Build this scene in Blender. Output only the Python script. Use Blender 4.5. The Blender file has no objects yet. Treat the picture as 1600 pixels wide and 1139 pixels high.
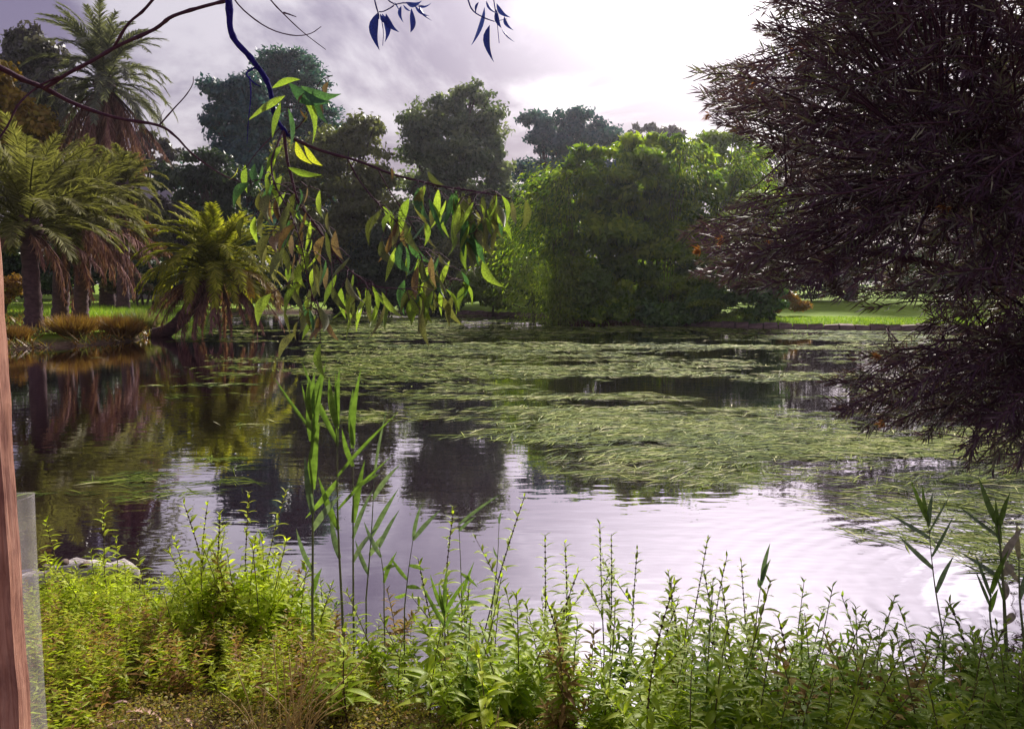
import bpy, math, random
import numpy as np
from mathutils import Vector, Matrix, Euler

random.seed(7)
rng = np.random.default_rng(11)
S = bpy.context.scene
C = S.collection
R = math.radians
PI = math.pi

# ------------------------------------------------------------------ camera
FPX, PITCH, CAMZ = 1232.0, R(5.65), 2.0          # focal length in photo pixels (photo is 1600 wide)
cam_d = bpy.data.cameras.new('camera')
cam = bpy.data.objects.new('camera', cam_d)
C.objects.link(cam)
cam.location = (0, 0, CAMZ)
cam.rotation_euler = (PI/2 - PITCH, 0, 0)
cam_d.sensor_width = 36.0
cam_d.lens = 36.0*FPX/1600.0
cam_d.clip_start = 0.05
cam_d.clip_end = 3000
S.camera = cam

# ------------------------------------------------------------------ sky
SUN_AZ, SUN_EL = R(18), R(32)                    # to the right of the view axis, above the frame
SUND = Vector((math.sin(SUN_AZ)*math.cos(SUN_EL), math.cos(SUN_AZ)*math.cos(SUN_EL), math.sin(SUN_EL)))
W = bpy.data.worlds.new('World')
S.world = W
W.use_nodes = True


def nt_new(nt, typ, **kw):
    n = nt.nodes.new(typ)
    for k, v in kw.items():
        setattr(n, k, v)
    return n


def build_world():
    nt = W.node_tree
    nt.nodes.clear()
    L = nt.links.new

    def math_(op, a, b=None, clamp=False):
        n = nt_new(nt, 'ShaderNodeMath', operation=op, use_clamp=clamp)
        for i, v in enumerate((a, b)):
            if v is None:
                continue
            if isinstance(v, (int, float)):
                n.inputs[i].default_value = v
            else:
                L(v, n.inputs[i])
        return n.outputs[0]

    def mixc(f, a, b, blend='MIX'):
        n = nt_new(nt, 'ShaderNodeMix', data_type='RGBA', blend_type=blend)
        for i, v in ((0, f), (6, a), (7, b)):
            if isinstance(v, (int, float)):
                n.inputs[i].default_value = v
            elif isinstance(v, tuple):
                n.inputs[i].default_value = (*v, 1)
            else:
                L(v, n.inputs[i])
        return n.outputs[2]
    out = nt_new(nt, 'ShaderNodeOutputWorld')
    sky = nt_new(nt, 'ShaderNodeTexSky', sky_type='NISHITA', sun_disc=False)
    sky.sun_elevation = SUN_EL
    sky.sun_rotation = SUN_AZ
    sky.air_density = 1.6
    sky.dust_density = 3.0
    bg1 = nt_new(nt, 'ShaderNodeBackground')
    bg1.inputs[1].default_value = 0.05
    L(sky.outputs[0], bg1.inputs[0])
    tc = nt_new(nt, 'ShaderNodeTexCoord')
    nrm = nt_new(nt, 'ShaderNodeVectorMath', operation='NORMALIZE')
    L(tc.outputs['Generated'], nrm.inputs[0])
    d = nrm.outputs[0]
    sep = nt_new(nt, 'ShaderNodeSeparateXYZ')
    L(d, sep.inputs[0])
    zz = math_('MAXIMUM', sep.outputs[2], 0.0)
    den = math_('ADD', zz, 0.30)
    comb = nt_new(nt, 'ShaderNodeCombineXYZ')
    L(math_('DIVIDE', sep.outputs[0], den), comb.inputs[0])
    L(math_('DIVIDE', sep.outputs[1], den), comb.inputs[1])
    comb.inputs[2].default_value = 3.4
    mp = nt_new(nt, 'ShaderNodeMapping')
    mp.inputs['Scale'].default_value = (1.5, 1.5, 1)
    mp.inputs['Rotation'].default_value = (0, 0, 0.5)
    L(comb.outputs[0], mp.inputs[0])
    n1 = nt_new(nt, 'ShaderNodeTexNoise')
    n1.inputs['Scale'].default_value = 1.25
    n1.inputs['Detail'].default_value = 8
    n1.inputs['Roughness'].default_value = 0.55
    n1.inputs['Distortion'].default_value = 0.35
    L(mp.outputs[0], n1.inputs['Vector'])
    r1 = nt_new(nt, 'ShaderNodeMapRange', interpolation_type='SMOOTHSTEP')
    r1.inputs[1].default_value = 0.42
    r1.inputs[2].default_value = 0.59
    L(n1.outputs[0], r1.inputs[0])
    # cloud deck: lavender grey bodies with paler thin places
    base = mixc(r1.outputs[0], (0.225, 0.175, 0.345), (0.84, 0.78, 0.90))
    # brighter where the cloud is thin towards the sun (forward scattering)
    dt = nt_new(nt, 'ShaderNodeVectorMath', operation='DOT_PRODUCT')
    L(d, dt.inputs[0])
    dt.inputs[1].default_value = SUND
    dp = math_('MAXIMUM', dt.outputs['Value'], 0.0)
    g1 = math_('POWER', dp, 27.0)
    g2 = math_('POWER', dp, 6.0)
    thin = math_('ADD', math_('MULTIPLY', r1.outputs[0], 0.6), 0.7)
    glow1 = math_('MULTIPLY', math_('MULTIPLY', g1, thin), 6.0)
    glow2 = math_('MULTIPLY', math_('MULTIPLY', g2, thin), 0.10)
    gl = math_('ADD', glow1, glow2)
    gc = nt_new(nt, 'ShaderNodeVectorMath', operation='SCALE')
    gc.inputs[0].default_value = (1.0, 0.955, 1.0)
    L(gl, gc.inputs['Scale'])
    col = mixc(1.0, base, gc.outputs[0], 'ADD')
    # warm break of light low over the horizon
    hz = math_('POWER', math_('SUBTRACT', 1.0, zz, clamp=True), 9.0)
    col = mixc(math_('MULTIPLY', hz, 0.75), col, (0.98, 0.84, 0.80))
    bg2 = nt_new(nt, 'ShaderNodeBackground')
    bg2.inputs[1].default_value = 0.47
    L(col, bg2.inputs[0])
    mx = nt_new(nt, 'ShaderNodeMixShader')
    mx.inputs[0].default_value = 0.88
    L(bg1.outputs[0], mx.inputs[1])
    L(bg2.outputs[0], mx.inputs[2])
    L(mx.outputs[0], out.inputs[0])


build_world()

# ------------------------------------------------------------------ sun, exposure
sun_d = bpy.data.lights.new('sun', 'SUN')
sun_d.energy = 5.0
sun_d.angle = R(6)
sun_d.color = (1.0, 0.93, 0.82)
sun = bpy.data.objects.new('sun', sun_d)
C.objects.link(sun)
sun.rotation_euler = (-SUND).to_track_quat('-Z', 'Y').to_euler()
sun.location = (20, 60, 60)

S.view_settings.view_transform = 'Standard'
S.view_settings.look = 'None'
S.view_settings.gamma = 1.0
S.view_settings.use_curve_mapping = False
S.view_settings.exposure = 0.82
S.render.engine = 'CYCLES'
S.cycles.use_denoising = True
S.cycles.max_bounces = 6
S.cycles.diffuse_bounces = 3
S.cycles.glossy_bounces = 3
S.cycles.transmission_bounces = 4
S.cycles.transparent_max_bounces = 6
S.cycles.caustics_reflective = False
S.cycles.caustics_refractive = False
S.cycles.sample_clamp_indirect = 4.0

# ------------------------------------------------------------------ helpers
SA, CA = math.sin(PITCH), math.cos(PITCH)


def pix(px, py, Y):
    """world point at depth Y (metres along +Y) seen at photo pixel (px, py)"""
    u = (px-800.0)/FPX
    v = (569.5-py)/FPX
    dy, dz = CA+v*SA, -SA+v*CA
    k = Y/dy
    return Vector((u*k, Y, CAMZ+dz*k))


def pw(px, py, z=0.0):
    """world point on the level z seen at photo pixel (px, py)"""
    u = (px-800.0)/FPX
    v = (569.5-py)/FPX
    dy, dz = CA+v*SA, -SA+v*CA
    k = (z-CAMZ)/dz
    return Vector((u*k, dy*k, z))


def to_px(x, y, z):
    x, y, z = np.asarray(x, float), np.asarray(y, float), np.asarray(z, float)-CAMZ
    f = y*CA-z*SA
    up = y*SA+z*CA
    return 800+FPX*x/f, 569.5-FPX*up/f


def mpp(Y):
    return Y/FPX


def tag(o, label=None, cat=None, group=None, kind=None):
    if label:
        o['label'] = label
    if cat:
        o['category'] = cat
    if group:
        o['group'] = group
    if kind:
        o['kind'] = kind
    return o


def empty(name, loc=(0, 0, 0), label=None, cat=None, group=None):
    o = bpy.data.objects.new(name, None)
    o.empty_display_size = 0.1
    C.objects.link(o)
    o.location = loc
    return tag(o, label, cat, group)


def link(name, me, parent=None, loc=None, rot=None, scale=None):
    o = bpy.data.objects.new(name, me)
    C.objects.link(o)
    if parent is not None:
        o.parent = parent
    if loc is not None:
        o.location = loc
    if rot is not None:
        o.rotation_euler = rot
    if scale is not None:
        o.scale = (scale,)*3 if isinstance(scale, (int, float)) else scale
    return o


def mesh_np(name, V, F, mat=None, rnd=None, smooth=False):
    """V (n,3), F (m,k) all faces of equal size, fast"""
    V = np.ascontiguousarray(V, dtype=np.float32)
    F = np.ascontiguousarray(F, dtype=np.int32)
    me = bpy.data.meshes.new(name)
    n, (m, k) = len(V), F.shape
    me.vertices.add(n)
    me.vertices.foreach_set('co', V.ravel())
    me.loops.add(m*k)
    me.loops.foreach_set('vertex_index', F.ravel())
    me.polygons.add(m)
    me.polygons.foreach_set('loop_start', np.arange(0, m*k, k, dtype=np.int32))
    if smooth:
        me.polygons.foreach_set('use_smooth', np.ones(m, dtype=bool))
    me.update(calc_edges=True)
    if rnd is not None:
        a = me.attributes.new('rnd', 'FLOAT', 'FACE')
        a.data.foreach_set('value', np.ascontiguousarray(rnd, dtype=np.float32))
    if mat:
        me.materials.append(mat)
    return me


class MB:
    """collects tubes and boxes for one mesh"""

    def __init__(s):
        s.v, s.f = [], []

    def tube(s, pts, rad, sides=8, cap=True, jitter=0.0):
        pts = [Vector(p) for p in pts]
        if isinstance(rad, (int, float)):
            rad = [rad]*len(pts)
        b = len(s.v)
        n = len(pts)
        ref = Vector((0.31, 0.17, 0.93))
        for i, p in enumerate(pts):
            t = (pts[min(i+1, n-1)]-pts[max(i-1, 0)])
            t = t.normalized() if t.length > 1e-9 else Vector((0, 0, 1))
            a = t.cross(ref)
            if a.length < 1e-3:
                a = t.cross(Vector((1, 0, 0)))
            a.normalize()
            c = t.cross(a)
            for k in range(sides):
                w = 2*PI*k/sides
                r = rad[i]*(1+jitter*random.uniform(-1, 1))
                s.v.append(p+a*math.cos(w)*r+c*math.sin(w)*r)
        for i in range(n-1):
            for k in range(sides):
                k2 = (k+1) % sides
                s.f.append((b+i*sides+k, b+i*sides+k2, b+(i+1)*sides+k2, b+(i+1)*sides+k))
        if cap:
            s.f.append(tuple(b+k for k in range(sides))[::-1])
            s.f.append(tuple(b+(n-1)*sides+k for k in range(sides)))
        return s

    def box(s, c, d, rz=0.0, jit=0.0):
        c = Vector(c)
        b = len(s.v)
        m = Matrix.Rotation(rz, 3, 'Z')
        for x, y, z in ((-1, -1, -1), (1, -1, -1), (1, 1, -1), (-1, 1, -1), (-1, -1, 1), (1, -1, 1), (1, 1, 1), (-1, 1, 1)):
            p = Vector((x*d[0]/2, y*d[1]/2, z*d[2]/2))
            p += Vector([random.uniform(-jit, jit) for _ in range(3)])
            s.v.append(c+m @ p)
        for f in ((0, 3, 2, 1), (4, 5, 6, 7), (0, 1, 5, 4), (1, 2, 6, 5), (2, 3, 7, 6), (3, 0, 4, 7)):
            s.f.append(tuple(b+i for i in f))
        return s

    def mesh(s, name, mat, smooth=True):
        me = bpy.data.meshes.new(name)
        me.from_pydata([tuple(v) for v in s.v], [], s.f)
        if smooth:
            me.polygons.foreach_set('use_smooth', np.ones(len(me.polygons), dtype=bool))
        if mat:
            me.materials.append(mat)
        return me

    def build(s, name, mat, parent=None, smooth=True):
        return link(name, s.mesh(name, mat, smooth), parent)


def norm(a):
    return a/np.maximum(np.linalg.norm(a, axis=-1, keepdims=True), 1e-9)


def inst_arrays(bv, bf, D, U, L, Wd, P):
    """copy a base piece (axis +x, face normal +z) along directions D with normals near U"""
    D = norm(np.asarray(D, float))
    y = np.cross(U, D)
    bad = np.linalg.norm(y, axis=1) < 1e-5
    if bad.any():
        y[bad] = np.cross(D[bad], np.array([0.3, 0.9, 0.1]))
    y = norm(y)
    z = np.cross(D, y)
    n, k = len(P), len(bv)
    V = (P[:, None, :] + D[:, None, :]*(bv[None, :, 0:1]*L[:, None, None])
         + y[:, None, :]*(bv[None, :, 1:2]*Wd[:, None, None])
         + z[:, None, :]*(bv[None, :, 2:3]*L[:, None, None]))
    F = bf[None] + (np.arange(n)*k)[:, None, None]
    return V.reshape(-1, 3), F.reshape(-1, bf.shape[1])


def inst_mesh(name, base, D, U, L, Wd, P, mat, rnd=None):
    bv, bf = base
    P = np.asarray(P, float)
    n = len(P)
    L = np.broadcast_to(np.asarray(L, float), (n,))
    Wd = np.broadcast_to(np.asarray(Wd, float), (n,))
    V, F = inst_arrays(bv, bf, D, np.asarray(U, float), L, Wd, P)
    if rnd is None:
        rnd = rng.random(n)
    return mesh_np(name, V, F, mat, np.repeat(rnd, len(bf)))


RHOMB = (np.array([(0, 0, 0), (0.42, 0.5, 0.03), (1, 0, -0.10), (0.42, -0.5, 0.03)]), np.array([(0, 1, 2, 3)]))
BLADE = (np.array([(0, 0.5, 0), (0, -0.5, 0), (1, -0.25, 0), (1, 0.25, 0)]), np.array([(0, 1, 2, 3)]))


def strip(prof, bend=0.0, fold=0.0, side=0.0):
    """leaf of quads: prof = half widths along its length, bend = droop, fold = V along the midrib, side = sickle"""
    n = len(prof)
    v, f = [], []
    for i, w in enumerate(prof):
        t = i/(n-1)
        x = math.sin(bend*t)/bend if abs(bend) > 1e-6 else t
        z = -(1-math.cos(bend*t))/bend if abs(bend) > 1e-6 else 0
        yo = side*math.sin(PI*t)*1.0 - side*0.9*t*t
        v += [(x, yo+w, z+fold*w), (x, yo, z), (x, yo-w, z+fold*w)]
        if i:
            a, b = 3*(i-1), 3*i
            f += [(a, a+1, b+1, b), (a+1, a+2, b+2, b+1)]
    return np.array(v, float), np.array(f)


def rand_dirs(n):
    return norm(rng.normal(size=(n, 3)))


def vnoise(x, y, seed=0):
    """smooth value noise 0..1"""
    r = np.random.default_rng(seed)
    T = r.random((256, 256))
    xi, yi = np.floor(x).astype(int), np.floor(y).astype(int)
    fx, fy = x-xi, y-yi
    fx, fy = fx*fx*(3-2*fx), fy*fy*(3-2*fy)
    g = lambda a, b: T[a % 256, b % 256]
    return ((g(xi, yi)*(1-fx)+g(xi+1, yi)*fx)*(1-fy)+(g(xi, yi+1)*(1-fx)+g(xi+1, yi+1)*fx)*fy)


def fbm(x, y, seed=0, oct=4):
    s, a, tot = 0, 1.0, 0
    for o in range(oct):
        s = s+a*vnoise(x*2**o, y*2**o, seed+o)
        tot += a
        a *= 0.5
    return s/tot


def curve(ctrl, n):
    """smooth polyline through control points (Catmull-Rom)"""
    P = [Vector(c) for c in ctrl]
    P = [P[0]*2-P[1]]+P+[P[-1]*2-P[-2]]
    out = []
    segs = len(P)-3
    for i in range(n):
        u = i/(n-1)*segs
        k = min(int(u), segs-1)
        t = u-k
        a, b, c, d = P[k:k+4]
        out.append(0.5*((2*b)+(c-a)*t+(2*a-5*b+4*c-d)*t*t+(3*b-a-3*c+d)*t**3))
    return out


# ------------------------------------------------------------------ materials
MATS = {}


def mat_base(name):
    m = bpy.data.materials.new(name)
    m.use_nodes = True
    nt = m.node_tree
    nt.nodes.clear()
    out = nt.nodes.new('ShaderNodeOutputMaterial')
    MATS[name] = m
    return m, nt, out


def ramp(nt, fac, stops):
    r = nt.nodes.new('ShaderNodeValToRGB')
    e = r.color_ramp.elements
    while len(e) > 1:
        e.remove(e[-1])
    e[0].position, e[0].color = stops[0][0], (*stops[0][1], 1)
    for p, c in stops[1:]:
        x = e.new(p)
        x.color = (*c, 1)
    nt.links.new(fac, r.inputs[0])
    return r.outputs[0]


def leafmat(name, stops, trans=0.3, rough=0.5, spec=0.3, noise=0.0, tboost=1.3):
    """leaf: colour varies leaf by leaf ('rnd' on the faces) and object by object; lets light through"""
    m, nt, out = mat_base(name)
    L = nt.links.new
    at = nt_new(nt, 'ShaderNodeAttribute', attribute_name='rnd')
    oi = nt.nodes.new('ShaderNodeObjectInfo')
    ad = nt_new(nt, 'ShaderNodeMath', operation='ADD')
    L(at.outputs['Fac'], ad.inputs[0])
    ml = nt_new(nt, 'ShaderNodeMath', operation='MULTIPLY')
    L(oi.outputs['Random'], ml.inputs[0])
    ml.inputs[1].default_value = 0.12
    L(ml.outputs[0], ad.inputs[1])
    fr = nt_new(nt, 'ShaderNodeMath', operation='PINGPONG')
    fr.inputs[1].default_value = 1.0
    L(ad.outputs[0], fr.inputs[0])
    k = len(stops)
    if isinstance(stops[0][0], (int, float)) and len(stops[0]) == 3:
        stops = [(i/max(k-1, 1), c) for i, c in enumerate(stops)]
    col = ramp(nt, fr.outputs[0], stops)
    if noise:
        tc = nt.nodes.new('ShaderNodeTexCoord')
        nz = nt.nodes.new('ShaderNodeTexNoise')
        nz.inputs['Scale'].default_value = noise
        nz.inputs['Detail'].default_value = 3
        L(tc.outputs['Object'], nz.inputs['Vector'])
        hs = nt.nodes.new('ShaderNodeHueSaturation')
        mr = nt.nodes.new('ShaderNodeMapRange')
        mr.inputs[1].default_value, mr.inputs[2].default_value = 0.3, 0.7
        mr.inputs[3].default_value, mr.inputs[4].default_value = 0.6, 1.35
        L(nz.outputs[0], mr.inputs[0])
        L(mr.outputs[0], hs.inputs['Value'])
        L(col, hs.inputs['Color'])
        col = hs.outputs[0]
    p = nt.nodes.new('ShaderNodeBsdfPrincipled')
    L(col, p.inputs['Base Color'])
    p.inputs['Roughness'].default_value = rough
    p.inputs['Specular IOR Level'].default_value = spec
    if trans > 0:
        t = nt.nodes.new('ShaderNodeBsdfTranslucent')
        g = nt_new(nt, 'ShaderNodeMix', data_type='RGBA', blend_type='MULTIPLY')
        g.inputs[0].default_value = 1.0
        g.inputs[7].default_value = (1.15*tboost, 1.25*tboost, 0.55*tboost, 1)
        L(col, g.inputs[6])
        L(g.outputs[2], t.inputs[0])
        mx = nt.nodes.new('ShaderNodeMixShader')
        mx.inputs[0].default_value = trans
        L(p.outputs[0], mx.inputs[1])
        L(t.outputs[0], mx.inputs[2])
        L(mx.outputs[0], out.inputs[0])
    else:
        L(p.outputs[0], out.inputs[0])
    return m


def barkmat(name, c1, c2, scale=(8, 8, 2), rough=0.9, bump=0.5, spec=0.2):
    m, nt, out = mat_base(name)
    L = nt.links.new
    tc = nt.nodes.new('ShaderNodeTexCoord')
    mp = nt.nodes.new('ShaderNodeMapping')
    mp.inputs['Scale'].default_value = scale
    L(tc.outputs['Object'], mp.inputs[0])
    nz = nt.nodes.new('ShaderNodeTexNoise')
    nz.inputs['Scale'].default_value = 1.0
    nz.inputs['Detail'].default_value = 7
    nz.inputs['Roughness'].default_value = 0.65
    L(mp.outputs[0], nz.inputs['Vector'])
    col = ramp(nt, nz.outputs[0], [(0.3, c1), (0.7, c2)])
    p = nt.nodes.new('ShaderNodeBsdfPrincipled')
    p.inputs['Roughness'].default_value = rough
    p.inputs['Specular IOR Level'].default_value = spec
    L(col, p.inputs['Base Color'])
    b = nt.nodes.new('ShaderNodeBump')
    b.inputs['Strength'].default_value = bump
    b.inputs['Distance'].default_value = 0.03
    L(nz.outputs[0], b.inputs['Height'])
    L(b.outputs[0], p.inputs['Normal'])
    L(p.outputs[0], out.inputs[0])
    return m


M_BARK = barkmat('bark_dark', (0.035, 0.024, 0.024), (0.11, 0.075, 0.065))
M_PALMBARK = barkmat('palm_bark', (0.045, 0.026, 0.035), (0.15, 0.085, 0.095), (5, 5, 9), bump=0.9)
M_TWIG = barkmat('twig_bark', (0.045, 0.02, 0.045), (0.11, 0.05, 0.07), (60, 60, 60), bump=0.3)
M_BLUECAST_TWIG = barkmat('twig_bark_blue_cast', (0.010, 0.007, 0.12), (0.04, 0.024, 0.36), (90, 90, 30), bump=1.0)  # blue flare cast painted into the bark, not its own colour


def timber():
    m, nt, out = mat_base('stake_wood')
    L = nt.links.new
    tc = nt.nodes.new('ShaderNodeTexCoord')

    def nz(sc, det, rough=.6, dist=0.0):
        mp = nt.nodes.new('ShaderNodeMapping')
        mp.inputs['Scale'].default_value = sc
        L(tc.outputs['Object'], mp.inputs[0])
        n = nt.nodes.new('ShaderNodeTexNoise')
        n.inputs['Scale'].default_value = 1
        n.inputs['Detail'].default_value = det
        n.inputs['Roughness'].default_value = rough
        n.inputs['Distortion'].default_value = dist
        L(mp.outputs[0], n.inputs['Vector'])
        return n.outputs[0]
    grain = nz((160, 160, 5), 6, .7, .6)
    stain = nz((14, 14, 5.5), 5)
    c1 = ramp(nt, grain, [(.30, (.30, .13, .085)), (.5, (.50, .25, .18)), (.72, (.62, .36, .27))])
    c2 = ramp(nt, stain, [(.34, (.42, .36, .40)), (.56, (1, 1, 1))])
    mx = nt_new(nt, 'ShaderNodeMix', data_type='RGBA', blend_type='MULTIPLY')
    mx.inputs[0].default_value = 1
    L(c1, mx.inputs[6])
    L(c2, mx.inputs[7])
    p = nt.nodes.new('ShaderNodeBsdfPrincipled')
    p.inputs['Roughness'].default_value = .85
    p.inputs['Specular IOR Level'].default_value = .15
    L(mx.outputs[2], p.inputs['Base Color'])
    b = nt.nodes.new('ShaderNodeBump')
    b.inputs['Strength'].default_value = .7
    b.inputs['Distance'].default_value = .004
    L(grain, b.inputs['Height'])
    L(b.outputs[0], p.inputs['Normal'])
    L(p.outputs[0], out.inputs[0])
    return m


M_TIMBER = timber()
M_LOG = barkmat('bleached_log', (0.16, 0.13, 0.14), (0.56, 0.51, 0.50), (5, 26, 26), rough=0.9, bump=1.0)
M_STONE = barkmat('edging_stone', (0.10, 0.06, 0.065), (0.30, 0.20, 0.19), (3, 3, 9), bump=0.7)

# ------------------------------------------------------------------ ground and water
shore = [pw(-60, 552), pw(60, 543), pw(130, 540), pw(215, 532), pw(250, 522), pw(275, 507), pw(330, 496), pw(410, 489),
         pw(500, 488), pw(600, 489), pw(700, 491), pw(810, 495), pw(900, 501), pw(1000, 506), pw(1100, 511), pw(1200, 514),
         pw(1300, 516), pw(1400, 517), pw(1500, 518), pw(1620, 519)]
POND = [(v.x, v.y) for v in shore] + [(29, 26), (25, 15), (14, 7.6), (7.5, 4.6), (4.2, 3.1), (2.6, 2.85), (1.4, 2.95),
       (0.5, 3.1), (-0.1, 3.35), (-0.6, 3.65), (-1.5, 4.1), (-2.5, 4.5), (-4, 4.9), (-8, 5.6), (-16, 8.5), (-23, 15), (-22, 21)]


def pond_sd(x, y):
    """signed distance to the shore, positive on land"""
    x, y = np.asarray(x, float), np.asarray(y, float)
    best = np.full(x.shape, 1e9)
    ins = np.zeros(x.shape, bool)
    n = len(POND)
    for i in range(n):
        ax, ay = POND[i]
        bx, by = POND[(i+1) % n]
        dx, dy = bx-ax, by-ay
        t = np.clip(((x-ax)*dx+(y-ay)*dy)/(dx*dx+dy*dy), 0, 1)
        best = np.minimum(best, (x-ax-t*dx)**2+(y-ay-t*dy)**2)
        c = (ay > y) != (by > y)
        with np.errstate(divide='ignore', invalid='ignore'):
            xi = ax+(y-ay)*dx/(dy if dy else 1e-9)
        ins ^= c & (x < xi)
    d = np.sqrt(best)
    return np.where(ins, -d, d)


def ground_h(x, y):
    sd = pond_sd(x, y)
    land = 0.36*(1-np.exp(-np.maximum(sd, 0)/0.75))+0.014*np.clip(sd-2.5, 0, 150)
    land = land+0.05*(fbm(np.asarray(x)*0.9, np.asarray(y)*0.9, 5)-0.5)*np.clip(sd, 0, 1)
    bed = -np.minimum(0.55*np.maximum(-sd, 0), 0.9)
    return np.where(sd > 0, land, bed)


def gh(x, y):
    return float(ground_h(np.array([x]), np.array([y]))[0])


def build_ground():
    def axis(parts):
        out = [parts[0][0]]
        for a, b, st in parts:
            k = max(1, int(round((b-a)/st)))
            out += list(a+(b-a)*(np.arange(1, k+1)/k))
        return np.array(out)
    X = axis([(-300, -60, 15), (-60, -24, 1.5), (-24, -6, 0.5), (-6, 6, 0.14), (6, 30, 0.6), (30, 60, 2), (60, 300, 15)])
    Y = axis([(-60, -3, 5), (-3, 1, 0.5), (1, 6, 0.12), (6, 20, 0.7), (20, 64, 0.45), (64, 120, 4), (120, 400, 25)])
    gx, gy = np.meshgrid(X, Y)
    z = ground_h(gx, gy)
    V = np.stack([gx, gy, z], -1).reshape(-1, 3)
    nx, ny = len(X), len(Y)
    i = np.arange(nx*ny).reshape(ny, nx)
    F = np.stack([i[:-1, :-1], i[:-1, 1:], i[1:, 1:], i[1:, :-1]], -1).reshape(-1, 4)
    m, nt, out = mat_base('ground')
    L = nt.links.new
    me = mesh_np('ground', V, F, m, smooth=True)
    sd = pond_sd(gx, gy)
    lawn = np.clip((sd-0.35)/0.8, 0, 1)*(gy > 12)
    a = me.attributes.new('lawn', 'FLOAT', 'POINT')
    a.data.foreach_set('value', lawn.ravel().astype(np.float32))
    at = nt_new(nt, 'ShaderNodeAttribute', attribute_name='lawn')
    tc = nt.nodes.new('ShaderNodeTexCoord')
    n1 = nt.nodes.new('ShaderNodeTexNoise')
    n1.inputs['Scale'].default_value = 5.0
    n1.inputs['Detail'].default_value = 9
    n1.inputs['Roughness'].default_value = 0.7
    L(tc.outputs['Object'], n1.inputs['Vector'])
    n2 = nt.nodes.new('ShaderNodeTexNoise')
    n2.inputs['Scale'].default_value = 1.3
    n2.inputs['Detail'].default_value = 6
    L(tc.outputs['Object'], n2.inputs['Vector'])
    soil = ramp(nt, n1.outputs[0], [(0.3, (0.035, 0.022, 0.018)), (0.55, (0.10, 0.062, 0.04)), (0.72, (0.17, 0.115, 0.07))])
    gr = ramp(nt, n2.outputs[0], [(0.3, (0.11, 0.19, 0.012)), (0.7, (0.20, 0.30, 0.02))])
    mx = nt_new(nt, 'ShaderNodeMix', data_type='RGBA')
    L(at.outputs['Fac'], mx.inputs[0])
    L(soil, mx.inputs[6])
    L(gr, mx.inputs[7])
    p = nt.nodes.new('ShaderNodeBsdfPrincipled')
    p.inputs['Roughness'].default_value = 0.95
    p.inputs['Specular IOR Level'].default_value = 0.1
    L(mx.outputs[2], p.inputs['Base Color'])
    b = nt.nodes.new('ShaderNodeBump')
    b.inputs['Strength'].default_value = 0.8
    b.inputs['Distance'].default_value = 0.05
    L(n1.outputs[0], b.inputs['Height'])
    L(b.outputs[0], p.inputs['Normal'])
    L(p.outputs[0], out.inputs[0])
    o = link('ground', me)
    tag(o, 'bank and lawns around the pond', None, None, 'structure')


build_ground()


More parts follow.
